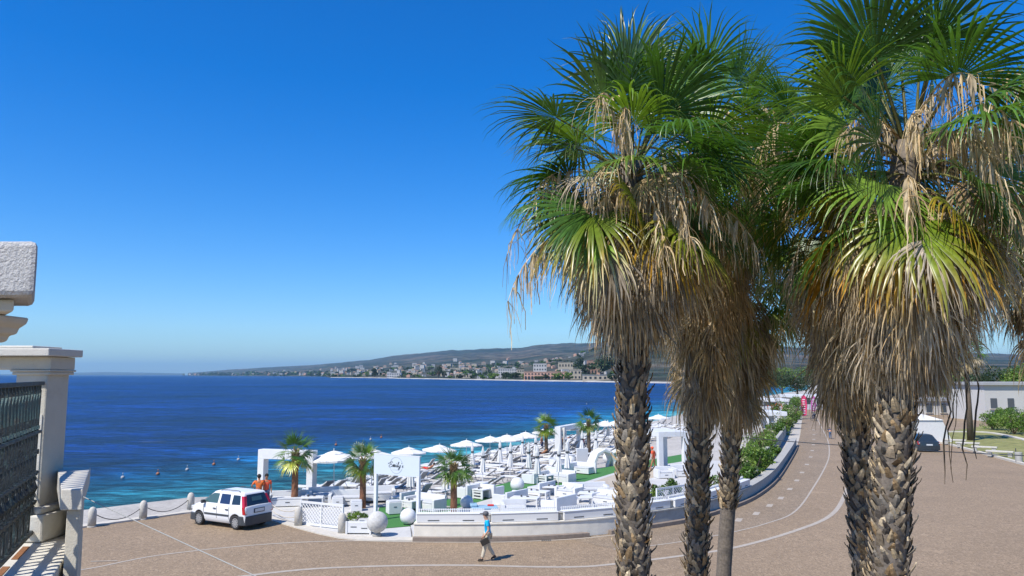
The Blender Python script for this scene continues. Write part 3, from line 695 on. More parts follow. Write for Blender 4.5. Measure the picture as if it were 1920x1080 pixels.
block('low grey-white building behind the shore trees in the middle of the bay', 870, 120, 34, 12, 8, M['far_cream'], 1, 6, mroof=M['far_grey'])
rs = random.Random(4)
protos = []
for k, (w, d, h, mm, gr) in enumerate([(14, 11, 8, 'far_white', 'flat'), (18, 12, 11, 'far_cream', 'hip'), (12, 10, 14, 'far_white', 'hip'), (26, 12, 13, 'far_cream', 'flat'), (16, 11, 9, 'salmon', 'hip'), (22, 14, 17, 'far_white', 'flat')]):
    mb = MB(); mb.box((0, 0, h / 2 - 2), (w, d, h + 4)); hw, hd = w / 2 + 0.5, d / 2 + 0.5
    mb.mi = 1
    if gr == 'hip': mb.add([(-hw, -hd, h), (hw, -hd, h), (hw, hd, h), (-hw, hd, h), (-hw + hd, 0, h + 3), (hw - hd, 0, h + 3)], [(0, 1, 5, 4), (1, 2, 5), (2, 3, 4, 5), (3, 0, 4)])
    else: mb.box((0, 0, h + 0.3), (w + 0.6, d + 0.6, 0.5))
    mb.mi = 2
    for r_ in range(int(h // 3.2)):
        for c_ in range(int(w // 4)): mb.box((-w / 2 + 2 + c_ * 4, -d / 2 - 0.05, 1.8 + r_ * 3.1), (1.5, 0.2, 1.6))
    protos.append((mb, [M[mm], M['roof_tile'] if gr == 'hip' else M['far_grey'], M['window_dark']]))
pobj = [None] * 6
TOWN = []; HK = []
for i in range(235):
    if i < 95: px = rs.uniform(345, 900) if i < 60 else rs.uniform(560, 900); f = rs.uniform(0.01, 0.22)
    elif i < 180: px = rs.uniform(620, 1150); f = rs.uniform(0.02, 0.30)
    else: px = rs.choice([rs.gauss(760, 60), rs.gauss(560, 60), rs.gauss(1050, 60), rs.gauss(650, 30)]); f = rs.uniform(0.0, 0.42)
    px = min(1150, max(360, px)); TOWN.append((px, f))
LBL = ['low white house of the far town', 'cream tiled house of the far town', 'narrow tall white house of the far town', 'long cream block of the far town', 'salmon house of the far town', 'high white block of the far town']
for i, (px, f) in enumerate(TOWN):
    s = interp(SH_D, px); r_ = interp(RD, px); d = s + 60 + f * (r_ - s); x = (px - 960) / F * d; z = coast_h(px, d); k = rs.choice([0, 0, 1, 1, 2, 3, 4, 5])
    if pobj[k] is None:
        mb, ms = protos[k]; o = mb.build('town_house', ms); pobj[k] = o
    else: o = pobj[k].copy(); COL.objects.link(o)
    sc = max(0.6, min(1.15, d / 3900)); o.location = (x, d, z); o.scale = (sc, sc, sc); o.rotation_euler = (0, 0, rs.uniform(-0.5, 0.5))
    tag(o, LBL[k], 'house', 'houses of the far town across the bay'); HK.append((px, k, o))

for k in range(6):
    for i, (px, _, o) in enumerate(sorted([h for h in HK if h[1] == k], key=lambda h: h[0])): o['label'] = LBL[k] + ', %s of its kind from the left' % ordn(i)

def leaf_cloud(Lv, c, rad, n, size, cols, r_=None, clumps=14):
    """Leaf-sized faces gathered in clumps through the volume of a crown."""
    c = np.array(c, float); rad = np.array(rad, float)
    cc = nrm(rnp.normal(0, 1, (clumps, 3))) * rnp.uniform(0.35, 0.86, (clumps, 1)); cr = rnp.uniform(0.24, 0.46, clumps)
    k = rnp.integers(0, clumps, n); off = nrm(rnp.normal(0, 1, (n, 3))) * (rnp.uniform(0.3, 1.0, (n, 1)) ** 0.5) * cr[k][:, None]
    p = c + (cc[k] + off) * rad
    a = nrm(rnp.normal(0, 1, (n, 3))); b = nrm(np.cross(a, rnp.normal(0, 1, (n, 3)))); s = size * rnp.uniform(0.6, 1.4, (n, 1))
    V = np.stack([p - a * s, p - b * s * 0.45, p + a * s, p + b * s * 0.45], 1).reshape(-1, 3)
    col = np.array(cols)[rnp.integers(0, len(cols), clumps)][k] * rnp.uniform(0.6, 1.4, (n, 1)); i = np.arange(n) * 4
    Lv.push(V, np.stack([i, i + 1, i + 2, i + 3], 1), np.repeat(col, 4, 0))
DKG = [(0.035, 0.06, 0.022), (0.05, 0.08, 0.03), (0.028, 0.05, 0.02)]; MIDG = [(0.08, 0.16, 0.02), (0.13, 0.22, 0.03), (0.06, 0.12, 0.02), (0.17, 0.25, 0.045)]
def far_tree(label, px, extra, w, h, cols=DKG, base=0.15, group='trees along the far shore'):
    p = far_pt(px, extra); t = thing('tree', label, 'tree', p, 0, group)
    tb = MB(); tb.tube([(0, 0, -1), (0, 0, h * 0.3), (w * 0.05, 0, h * 0.6)], [h * 0.035, h * 0.028, h * 0.015], 7)
    tb.tube([(0, 0, h * 0.25), (-w * 0.2, 0, h * 0.6)], [h * 0.02, h * 0.008], 5); tb.build('trunk', M['boots_plain'], t)
    Lv = Leaves(); leaf_cloud(Lv, (0, 0, h * (base + (1 - base) / 2)), (w / 2, w / 2, h * (1 - base) / 2), 1100, 0.05 * w, cols, clumps=14); Lv.build('crown', M['shrub'], t)
rnp = np.random.default_rng(9)
far_tree('broad dark tree on the tip of the headland', 704, 50, 30, 30); far_tree('paler bushy tree left of the broad dark headland tree', 690, 60, 17, 20, MIDG)
far_tree('tall narrow dark tree standing on the headland, centre of the bay', 823, 60, 20, 32, base=0.05)
far_tree('small leaning tree beside the tall dark headland tree', 834, 60, 16, 18)
for px, w, h, lb in [(862, 18, 10, 'low tree right of the small white shore house'), (886, 12, 9, 'small round tree in the middle of the far shore'), (925, 22, 12, 'round tree in front of the white apartment block, left side'), (948, 22, 13, 'broad tree in front of the white apartment block'), (966, 20, 14, 'dense green tree in front of the white apartment block, right side'),
                     (985, 16, 12, 'green tree at the left end of the salmon building'), (1022, 14, 9, 'small tree in front of the middle of the salmon building'), (1045, 18, 12, 'tree in front of the right half of the salmon building'), (1065, 16, 12, 'tree in front of the cream block on the far beach'), (1110, 14, 11, 'dark small tree in front of the long low far building'), (1146, 16, 10, 'green tree at the far beach touching the left palm trunk'),
                     (1010, 14, 8, 'low bush on the far beach under the salmon building'), (905, 16, 8, 'low scrub tree behind the small white shore house'), (845, 12, 7, 'low scrub tree left of the far shore house')]:
    far_tree(lb, px, 36, w, h, MIDG if px % 2 else DKG)
for px, ex, w, h, lb in [(1088, 420, 34, 32, 'dark wooded clump on the hill left of the red house'), (1130, 300, 50, 34, 'wide dark tree clump right of the red house'), (1096, 300, 20, 22, 'round dark tree just left of the red house')]:
    far_tree(lb, px, ex, w, h, DKG)
# greenery scattered through the town
Lv = Leaves()
for i in range(260):
    px = rs.uniform(380, 1150); s = interp(SH_D, px); r_ = interp(RD, px); d = s + 70 + rs.uniform(0.0, 0.35) ** 1.3 * (r_ - s); x = (px - 960) / F * d
    leaf_cloud(Lv, (x, d, coast_h(px, d) + 3), (rs.uniform(8, 26) * d / 2500, 8, 6 * max(1, d / 2500)), 70, 3.2 * max(0.6, d / 2500), DKG + MIDG[:1], clumps=5)
gx = Lv.build('far_greenery', M['shrub'], None); tag(gx, 'dark scrub and trees scattered through the town across the bay', 'scrub', kind='stuff')
# ------------------------------------------------------------------ buoys
for i, (px, py) in enumerate([(230, 897), (296, 890), (351, 882), (401, 872), (447, 863), (630, 835), (695, 825), (715, 821), (1100, 758)]):
    p = G(px, py, SEA); b = MB(); b.ball((0, 0, 0.08), 0.17, 12, 8); b.tube([(0, 0, 0.3), (0, 0, 0.5)], 0.04, 6)
    o = b.build('marker_buoy', M['dull_orange'] if i % 2 else M['far_grey'], smooth=True); o.location = p
    tag(o, '%s %s marker buoy from the left floating off the beach' % (ORD[i], 'orange' if i % 2 else 'grey'), 'buoy', 'marker buoys off the beach')
big_palm('leftmost tall fan palm of the clump, shaggy tan skirt against the sky', 1183, 300, 11.5, 0, 0.205, 655, nleaf=42, seedv=5, stalks=14, px_bot=1188, nskirt=230, stalk_az=[200, 250, 170, 280, 300, 230, 30, 330, 265], Rb=1.3, skirt_w=1.5, span=94, dropz=.55, skz=.35, yellow_fans=[(-62, -28, .6, .2)])
big_palm('fan palm behind the leftmost tall one, with a long brown skirt', 1320, 275, 15.0, 0, 0.185, 815, nleaf=36, seedv=22, stalks=8, px_bot=1307, nskirt=190, stalk_az=[200, 330, 270, 300, 240, 350, 10, 260], Rb=1.4, Lp=1.25, skirt_w=1.1)
big_palm('slimmest fan palm of the clump with smooth lower trunk and low dark skirt', 1392, 460, 17.0, 0, 0.165, 845, nleaf=34, seedv=33, stalks=3, px_bot=1360, boots_bottom=955, nskirt=140, Rb=1.35, Lp=1.15)
big_palm('fan palm half hidden behind the thick right trunk, its low skirt hanging over the path', 1560, 300, 12.8, 0, 0.19, 830, nleaf=38, seedv=44, stalks=13, px_bot=1624, nskirt=230, stalk_az=[180, 200, 250, 160, 190, 220, 280, 170, 300], Rb=1.25, skirt_w=1.05)
big_palm('thickest and nearest fan palm with yellowing fan leaf and broad golden skirt', 1702, 262, 10.4, 0, 0.215, 765, nleaf=46, seedv=55, stalks=13, px_bot=1668, nskirt=270, stalk_az=[300, 320, 250, 270, 340, 200, 350, 285, 310], Rb=1.35, Lp=1.2, skirt_w=1.25, span=110, dropz=.7, skz=.7, yellow_fans=[(-88, -32, .75, .1), (-130, -30, .6, .5)])
big_palm('fan palm at the right edge, only its left fronds in view', 1985, 330, 13.5, 0, 0.2, 740, nleaf=36, seedv=66, stalks=3, nskirt=120, px_bot=1990, Rb=1.35, skirt_w=1.2)

def small_palm(label, px, by, ty, wtr, seedv, red=True):
    global rnp; rnp = np.random.default_rng(seedv)
    b = hit(px, by); d = b.y; H = D(px, ty, d).z - b.z
    root = thing('young_fan_palm', label, 'palm tree', b, 0, 'young fan palms planted round the beach club')
    th = H * 0.70; tb = MB(); tb.tube([(0, 0, -0.1), (0.02, 0, th * 0.3), (0.0, 0.02, th * 0.7), (0, 0, th)], [wtr * 1.15, wtr, wtr * 0.95, wtr * 0.85], 12)
    tr = tb.build('trunk', M['bark_red'] if red else M['boots_plain'], root, smooth=True)
    bb = MB(); rs = random.Random(seedv)
    for k in range(70):
        a = k * 2.4; z = th * 0.70 + (th * 0.34) * k / 70; o = Vector((math.cos(a), math.sin(a), 0)); s = Vector((-o.y, o.x, 0)); p = o * wtr * 0.8 + Vector((0, 0, z)); t = p + o * 0.12 + Vector((0, 0, 0.16))
        bb.add([p - s * 0.06, p + s * 0.06, t + s * 0.03, t - s * 0.03, p - o * 0.03], [(0, 1, 2, 3), (0, 3, 4), (1, 4, 2), (2, 4, 3)], (0.28, 0.20, 0.10))
    bb.build('leaf_bases', M['boots'], tr)
    Lv = Leaves(); n = 18
    for i in range(n):
        t = (i + 0.5) / n; el = R(80 - 120 * t) + rnp.normal(0, .07); a = i * 2.39996
        g = np.array(GREEN[rnp.integers(0, 4)]) * 1.0; tip = (0.40, 0.36, 0.08) if t > 0.7 else None
        if t > 0.85: g = g * np.array([2.6, 1.6, 1.0])
        frond(Lv, (0, 0, th - 0.05), sph(a, el), H * 0.16, H * 0.225, nseg=22, sag=0.35 + 0.5 * t, psag=0.3 + 0.4 * t, col=g, tip=tip, wid=0.9, pw=0.012)
    Lv.build('crown', M['leaf'], root)
small_palm('young palm with red-brown trunk in front of the near white portal', 551, 952, 806, 0.17, 71)
small_palm('young palm beside the left post of the name board', 679, 957, 826, 0.16, 72)
small_palm('young palm with bare orange-brown trunk between two white globes', 850, 967, 836, 0.16, 73)
small_palm('young palm with dark trunk left of the far portal', 1024, 858, 774, 0.17, 74, False)
small_palm('farthest young palm, beside the right post of the far portal', 1104, 852, 763, 0.17, 75, False)
# ------------------------------------------------------------------ people
def skinned(name, joints, edges, m_, parent=None, sub=2, loc=None, extra=None):
    """joints: name -> (x,y,z,r). One continuous surface grown over the skeleton."""
    names = list(joints); idx = {k: i for i, k in enumerate(names)}
    me = bpy.data.meshes.new(name); me.from_pydata([joints[k][:3] for k in names], [(idx[a], idx[b]) for a, b in edges], []); me.materials.append(m_)
    o = bpy.data.objects.new(name, me); COL.objects.link(o)
    if parent: o.parent = parent
    md = o.modifiers.new('skin', 'SKIN'); md.use_smooth_shade = True
    lay = me.skin_vertices[0] if me.skin_vertices else None
    if lay is None:
        bm = bmesh.new(); bm.from_mesh(me); bm.verts.layers.skin.verify(); bm.to_mesh(me); bm.free(); lay = me.skin_vertices[0]
    for i, k in enumerate(names):
        j = joints[k]; r = j[3]; lay.data[i].radius = (r, j[4] if len(j) > 4 else r); lay.data[i].use_root = (i == 0)
    s = o.modifiers.new('sub', 'SUBSURF'); s.levels = sub; s.render_levels = sub
    return o
STAND = dict(pelvis=(0, 0, .94), waist=(0, 0, 1.08), chest=(0, 0, 1.30), neck=(0, 0, 1.47), lsh=(-.19, 0, 1.40), rsh=(.19, 0, 1.40), lel=(-.23, -.02, 1.12), rel=(.23, -.02, 1.12), lwr=(-.24, .06, .88), rwr=(.24, .06, .88),
             lhip=(-.09, 0, .90), rhip=(.09, 0, .90), lkn=(-.10, .02, .50), rkn=(.10, .02, .50), lan=(-.10, -.03, .09), ran=(.10, -.03, .09))
def person(label, loc, rz, pose={}, shirt=None, trousers=None, shoes=None, hair='hair', cap=None, skin='skin', h=1.72, group=None, tdepth=1.0, sleeve=0.5, fingers=False, shorts=False, face=0.0):
    J = dict(STAND); J.update(pose); k = h / 1.72
    def q(n, r, r2=None): p = J[n]; return (p[0] * k, p[1] * k, p[2] * k, r * k, (r2 or r) * k)
    t = thing('person', label, 'person', loc, rz, group)
    nk = Vector(J['neck']); hd = J.get('head', (nk.x, nk.y + 0.03, nk.z + 0.17)); hd = Vector(hd); up = (hd - nk).normalized()
    B = dict(pelvis=q('pelvis', .125, .10), waist=q('waist', .115, .09), chest=q('chest', .145, .105), neck=q('neck', .055))
    def rawp(v, r, r2=None): return (v[0] * k, v[1] * k, v[2] * k, r * k, (r2 or r) * k)
    B['jaw'] = rawp(hd - up * 0.07 + Vector((0, .02, 0)), .068, .075); B['head'] = rawp(hd, .078, .092); B['crown'] = rawp(hd + up * 0.075 - Vector((0, .01, 0)), .060, .07)
    B['nose'] = rawp(hd + Vector((math.sin(face) * -.105, math.cos(face) * .105, -.02)), .013)
    E = [('pelvis', 'waist'), ('waist', 'chest'), ('chest', 'neck'), ('neck', 'jaw'), ('jaw', 'head'), ('head', 'crown'), ('head', 'nose')]
    for s in 'lr':
        B[s + 'sh'] = q(s + 'sh', .058); B[s + 'el'] = q(s + 'el', .040); B[s + 'wr'] = q(s + 'wr', .026)
        B[s + 'hip'] = q(s + 'hip', .088); B[s + 'kn'] = q(s + 'kn', .056); B[s + 'an'] = q(s + 'an', .036)
        w = Vector(J[s + 'wr']); e_ = Vector(J[s + 'el']); dd = (w - e_).normalized(); pm_ = w + dd * 0.075
        B[s + 'palm'] = rawp(pm_, .034, .018); E += [('chest', s + 'sh'), (s + 'sh', s + 'el'), (s + 'el', s + 'wr'), (s + 'wr', s + 'palm'), ('pelvis', s + 'hip'), (s + 'hip', s + 'kn'), (s + 'kn', s + 'an')]
        if fingers:
            sd_ = Vector((0, 1, 0)) if abs(dd.y) < 0.8 else Vector((0, 0, 1)); sd_ = (sd_ - dd * sd_.dot(dd)).normalized(); inn = Vector((1 if s == 'l' else -1, 0, 0))
            for i, (o_, ln) in enumerate([(-.03, .06), (-.01, .075), (.01, .08), (.03, .07)]):
                a = pm_ + sd_ * o_ + dd * .02; b = a + dd * ln * .55; c = b + (dd * .6 + inn * .8).normalized() * ln * .5
                B['%sf%da' % (s, i)] = rawp(a, .010); B['%sf%db' % (s, i)] = rawp(b, .009); B['%sf%dc' % (s, i)] = rawp(c, .008)
                E += [(s + 'palm', '%sf%da' % (s, i)), ('%sf%da' % (s, i), '%sf%db' % (s, i)), ('%sf%db' % (s, i), '%sf%dc' % (s, i))]
            a = pm_ - dd * .03 + sd_ * .04; b = a + (dd + sd_ * .5).normalized() * .045; B[s + 'ta'] = rawp(a, .012); B[s + 'tb'] = rawp(b, .010); E += [(s + 'palm', s + 'ta'), (s + 'ta', s + 'tb')]
        an = Vector(J[s + 'an']); toe = Vector(J.get(s + 'toe', (an.x, an.y + 0.17, an.z - 0.05))); B[s + 'toe'] = rawp(toe, .030, .022); E.append((s + 'an', s + 'toe'))
    skinned('body', B, E, M[skin], t)
    if shirt:
        S = dict(waist=q('waist', .142, .118), chest=q('chest', .168, .128), hem=rawp(Vector(J['pelvis']) + Vector((0, 0, .0)), .155, .13), col=rawp(nk - Vector((0, 0, .03)), .066)); ES = [('waist', 'chest'), ('waist', 'hem'), ('chest', 'col')]
        for s in 'lr':
            a = Vector(J[s + 'sh']); b = a.lerp(Vector(J[s + 'el']), 0.85 if sleeve == 1 else 0.62); S[s + 'sh'] = q(s + 'sh', .074); S[s + 'sl'] = rawp(b, .062 if sleeve < 1 else 0.055); ES += [('chest', s + 'sh'), (s + 'sh', s + 'sl')]
            if sleeve == 1: S[s + 'w'] = q(s + 'wr', .04); ES.append((s + 'sl', s + 'w'))
        skinned('shirt', S, ES, M[shirt], t)
    if trousers:
        T_ = dict(pelvis=q('pelvis', .142, .118)); ET = []
        for s in 'lr':
            T_[s + 'hip'] = q(s + 'hip', .105); T_[s + 'kn'] = q(s + 'kn', .078); ET += [('pelvis', s + 'hip'), (s + 'hip', s + 'kn')]
            if not shorts: b = Vector(J[s + 'kn']).lerp(Vector(J[s + 'an']), 0.93); T_[s + 'an'] = rawp(b, .062); ET.append((s + 'kn', s + 'an'))
        skinned('trousers' if not shorts else 'shorts', T_, ET, M[trousers], t)
    if shoes:
        for s in 'lr':
            an = Vector(J[s + 'an']); toe = Vector(J.get(s + 'toe', (an.x, an.y + 0.17, an.z - 0.05))); hl = an + (an - toe).normalized() * 0.05 - Vector((0, 0, .02))
            skinned('shoe', dict(an=rawp(an - Vector((0, 0, .01)), .048), heel=rawp(hl, .04), mid=rawp(an.lerp(toe, .6), .046, .035), toe=rawp(toe, .038, .028)), [('an', 'heel'), ('an', 'mid'), ('mid', 'toe')], M[shoes], t)
    hb = MB(); c = (hd + up * 0.028 + Vector((math.sin(face) * .02, -math.cos(face) * .02, 0))) * k
    if cap:
        hb.ball(tuple(c + up * 0.012 * k), .112 * k, 14, 9, sc=(0.92, 1.02, .86)); f = Vector((-math.sin(face), math.cos(face), 0))
        hb.box(tuple((hd + up * .055 + f * .135) * k), (.13 * k, .11 * k, .014 * k), rz=face); hb.build('cap', M[cap], t, smooth=True)
    elif hair:
        hb.ball(tuple(c), .108 * k, 14, 9, sc=(0.92, 1.0, 1.0)); hb.build('hair', M[hair], t, smooth=True)
    return t
WALK = dict(pelvis=(0, 0, .92), waist=(0, .01, 1.07), chest=(0, .04, 1.29), neck=(0, .06, 1.46), head=(0, .10, 1.62), lsh=(-.18, .06, 1.39), rsh=(.18, .02, 1.39), lel=(-.22, .00, 1.12), rel=(.23, -.10, 1.14), lwr=(-.21, .12, .90), rwr=(.22, .06, .95),
            lhip=(-.09, 0, .89), rhip=(.09, 0, .89), lkn=(-.10, .13, .49), rkn=(.10, -.03, .48), lan=(-.10, .23, .08), ran=(.10, -.25, .12), ltoe=(-.10, .40, .04), rtoe=(.10, -.11, .03))
p = G(915, 1051)
wk = person('man in bright blue polo, beige trousers and grey cap walking across the paving', p, R(98), dict(WALK, lwr=(-.25, .16, .93)), 'blue_shirt', 'beige', 'shoe', cap='grey_cap', fingers=True, h=1.70)
bg_ = MB(); bg_.box((0, 0, -0.13), (0.10, 0.30, 0.20)); bg_.tube([(0, -0.07, -0.03), (0, -0.05, 0.03), (0, 0.05, 0.03), (0, 0.07, -0.03)], 0.012, 6)
o = bg_.build('shoulder_bag', M['shoe'], bevel=0.02); rot = Matrix.Rotation(R(98), 4, 'Z'); o.location = p + rot @ Vector((-.265, .20, .83)); o.rotation_euler = (R(-25), 0, R(98)); tag(o, 'dark brown bag carried in the walking man\'s hand', 'bag')
for i, (px, py, sh, lab, rz, up_) in enumerate([(486, 896, 'orange', 'person in orange standing behind the left post of the near portal', R(20), dict(lel=(-.35, .05, 1.2), lwr=(-.2, .2, 1.05))), (500, 895, 'coral', 'dark-haired person in coral top beside the left post of the near portal', R(200), {})]):
    q_ = hit(px, py, 1.6); person(lab, q_, rz, up_, sh, 'navy', None, skin='skin_tan')
q_ = hit(1226, 884); person('woman in orange-red swimsuit and sun hat walking on the white deck between the palm trunks', q_, R(60), WALK, 'coral', None, None, skin='skin_tan', cap='coral', h=1.66)
q_ = G(1557, 823); person('child in blue seen from behind on the cycle path, leaning forward', q_, R(-10), dict(chest=(0, .14, 1.24), neck=(0, .26, 1.36), head=(0, .36, 1.48), lsh=(-.19, .2, 1.32), rsh=(.19, .2, 1.32), lel=(-.34, .15, 1.1), rel=(.30, .15, 1.1), lwr=(-.28, .3, .95), rwr=(.25, .3, .95)), 'navy', 'jeans', 'shoe', h=1.25)
for px, py, hh, sh, lab in [(1053, 848, 1.7, None, 'tanned bather standing under the far white portal'), (1093, 850, 1.6, 'red', 'person in red at the right post of the far portal'), (1016, 846, 1.7, None, 'bather with dark hair left of the far portal, among the loungers')]:
    q_ = hit(px, py); person(lab, q_, R(random.uniform(0, 360)), {}, sh, 'navy', None, skin='skin_tan', shorts=True, h=hh)
# cyclist far down the path
q_ = G(1526, 789)
bk = thing('bicycle', 'bicycle ridden away down the far end of the cycle path', 'bicycle', q_, R(10))
for nm, y in (('wheel', 0.52), ('wheel', -0.52)):
    w = MB(); w.tube([(0, y + .34 * math.cos(a), .34 + .34 * math.sin(a)) for a in np.linspace(0, 2 * math.pi, 21)], .025, 6, cap=False)
    for a in np.linspace(0, math.pi, 7)[:-1]: w.tube([(0, y + .33 * math.cos(a), .34 + .33 * math.sin(a)), (0, y - .33 * math.cos(a), .34 - .33 * math.sin(a))], .004, 4)
    w.build(nm, M['rubber'], bk)
w = MB()
for a, b in [((0, -.52, .34), (0, -.12, .30)), ((0, -.12, .30), (0, -.22, .82)), ((0, -.22, .78), (0, .36, .80)), ((0, -.12, .30), (0, .38, .72)), ((0, .36, .9), (0, .52, .34)), ((0, -.52, .34), (0, -.2, .75)), ((-.28, .30, .98), (.28, .30, .98)), ((0, .36, .88), (0, .30, .98))]: w.tube([a, b], .018, 6)
w.build('frame', M['navy'], bk); w = MB(); w.box((0, -.24, .88), (.14, .24, .05)); w.build('saddle', M['black'], bk, bevel=.02)
rd = person('cyclist in dark clothes riding away at the far end of the path', q_, R(10), dict(pelvis=(0, -.22, .95), waist=(0, -.14, 1.08), chest=(0, .02, 1.26), neck=(0, .12, 1.40), head=(0, .18, 1.56), lsh=(-.18, .06, 1.36), rsh=(.18, .06, 1.36), lel=(-.26, .2, 1.12), rel=(.26, .2, 1.12), lwr=(-.26, .28, 1.02), rwr=(.26, .28, 1.02), lhip=(-.09, -.20, .92), rhip=(.09, -.20, .92), lkn=(-.11, .2, .72), rkn=(.11, .12, .58), lan=(-.12, -.02, .42), ran=(.12, -.14, .2)), 'grey_cap', 'navy', 'shoe', h=1.66)

# ------------------------------------------------------------------ cars
def mkwheel(parent, x, y, r=0.30, w=0.18):
    t = MB(); s = 1 if y > 0 else -1
    prof = [(r - .10, -w / 2), (r - .03, -w / 2), (r, -w / 2 + .03), (r, w / 2 - .03), (r - .03, w / 2), (r - .10, w / 2), (r - .12, 0)]
    t.M = Matrix.Translation((x, y, r)) @ Matrix.Rotation(R(90), 4, 'X'); n = 28; vs = []; fs = []
    for pr, pz in prof:
        for k in range(n): a = 2 * math.pi * k / n; vs.append((pr * math.cos(a), pr * math.sin(a), pz))
    for i in range(len(prof)):
        j = (i + 1) % len(prof)
        for k in range(n): fs.append((i * n + k, i * n + (k + 1) % n, j * n + (k + 1) % n, j * n + k))
    t.add(vs, fs); wh = t.build('wheel', M['rubber'], parent, smooth=True)
    rm = MB(); rm.M = Matrix.Translation((x, y + s * w * .32, r)) @ Matrix.Rotation(R(90), 4, 'X')
    rm.lathe([(r - .09, -.03), (r - .10, .03), (.10, .015 * -s), (.05, .03 * -s)], (0, 0, 0), 24)
    rm.build('rim', M['rim'], wh, smooth=False)
    hb = MB(); hb.M = rm.M
    for k in range(10):
        a = 2 * math.pi * k / 10; hb.box((.145 * math.cos(a), .145 * math.sin(a), .03 * -s), (.05, .025, .02), rz=a)
    hb.build('rim_holes', M['black'], wh)
    return wh
def car(label, loc, rz, P, name='parked_car', paint='car_white', bump='dark_grey'):
    t = thing(name, label, 'car', loc, rz); L_, W, zb, zs = P['L'], P['W'], P['belt'], P['sill']; hw = W / 2
    # lower body: stations from the tail (0) to the nose (L)
    st = P['stations']; mb = MB(); vs = []; n = 9
    for (x, zt, wf) in st:
        w = hw * wf; zt0 = zt
        prof = [(w * .90, zs), (w * .985, zs + .12), (w, zs + .30), (w * .992, (zs + .30 + zt0) / 2 + .05), (w * .97, zt0 - .06), (w * .90, zt0), (w * .5, zt0 + .015)]
        row = [(x, 0, zs)] + [(x, y, z) for y, z in prof] + [(x, 0, zt0 + .025)] ; row2 = [(x, -y, z) for _, y, z in reversed(row[1:-1])]
        vs += row + row2
    m_ = len(vs) // len(st); fs = []
    for i in range(len(st) - 1):
        for k in range(m_): fs.append((i * m_ + k, i * m_ + (k + 1) % m_, (i + 1) * m_ + (k + 1) % m_, (i + 1) * m_ + k))
    fs.append(tuple(reversed(range(m_)))); fs.append(tuple((len(st) - 1) * m_ + k for k in range(m_)))
    mb.add(vs, fs); body = mb.build('body', M[paint], t, smooth=True, tri=True)
    # wheel arches cut through the body
    cut = MB(); 
    for wx in P['wheels']: cut.tube([(wx, -hw - .2, P['wr'] + .0), (wx, hw + .2, P['wr'] + .0)], P['wr'] + .075, 26)
    co = cut.build('cutter', M['black']); bo = body.modifiers.new('cut', 'BOOLEAN'); bo.object = co; bo.operation = 'DIFFERENCE'; bo.solver = 'EXACT'; co.parent = t
    bv = body.modifiers.new('bev', 'BEVEL'); bv.width = .03; bv.segments = 3; bv.limit_method = 'ANGLE'; bv.angle_limit = R(38)
    bpy.context.view_layer.update(); dg = bpy.context.evaluated_depsgraph_get(); nm_ = bpy.data.meshes.new_from_object(body.evaluated_get(dg)); body.modifiers.clear(); body.data = nm_; nm_.name = 'body'
    bpy.data.objects.remove(co, do_unlink=True)
    # cabin
    b0, b1 = P['cab_b']; r0, r1 = P['cab_t']; wb, wt = P['cwb'], P['cwt']; zt = P['roof']
    cb = MB(); z0 = zb - .04
    bot = [(b0, -wb, z0), (b1 - .25, -wb, z0), (b1, -wb * .8, z0), (b1, wb * .8, z0), (b1 - .25, wb, z0), (b0, wb, z0)]
    top = [(r0, -wt, zt), (r1 - .1, -wt, zt), (r1, -wt * .85, zt), (r1, wt * .85, zt), (r1 - .1, wt, zt), (r0, wt, zt)]
    crn = [(r0 + .15, -wt * .7, zt + .05), (r1 - .25, -wt * .7, zt + .05), (r1 - .2, -wt * .5, zt + .05), (r1 - .2, wt * .5, zt + .05), (r1 - .25, wt * .7, zt + .05), (r0 + .15, wt * .7, zt + .05)]
    cb.add(bot + top + crn, [tuple(reversed(range(6))), tuple(range(12, 18))] + [(i, (i + 1) % 6, 6 + (i + 1) % 6, 6 + i) for i in range(6)] + [(6 + i, 6 + (i + 1) % 6, 12 + (i + 1) % 6, 12 + i) for i in range(6)])
    cb.build('cabin', M[paint], t, smooth=False, bevel=.075, seg=4)
    def side(s, x, z, off=.008):
        v = (z - z0) / (zt - z0); y = wb + (wt - wb) * v; return (x, s * (y + off), z)
    for s in (-1, 1):
        for i, w_ in enumerate(P['windows']):
            g = MB(); pts = [side(s, x, z) for x, z in w_[1]]; 
            if s < 0: pts = pts[::-1]
            g.plate(pts, .006); g.build('side_window', M[w_[0]], t)
        for hx in P['handles']:
            h_ = MB(); h_.box((hx, s * (hw + .012), zb - .17), (.17, .035, .045)); h_.build('door_handle', M['dark_grey'], t, bevel=.008)
        mr_ = MB(); mr_.box((b1 - .42, s * (hw + .06), zb + .08), (.12, .18, .15)); mr_.build('wing_mirror', M['dark_grey'], t, bevel=.03)
        rb = MB(); rb.box((P['mid'], s * (hw + .008), zs + .34), (P['strip'], .03, .075)); rb.build('rubbing_strip', M['dark_grey'], t, bevel=.01)
        for dx in P['seams']:
            sm_ = MB(); sm_.box((dx, s * (hw - .001), (zs + .14 + zb) / 2), (.012, .012, zb - zs - .22)); sm_.build('door_seam', M['dark_grey'], t)
        if P.get('rails'):
            rl = MB(); rl.tube([(r0 + .3, s * wt * .86, zt + .045), (r0 + .4, s * wt * .86, zt + .09), (r1 - .5, s * wt * .86, zt + .09), (r1 - .35, s * wt * .86, zt + .045)], .016, 6); rl.build('roof_rail', M['dark_grey'], t)
        # lamps
        tl = MB()
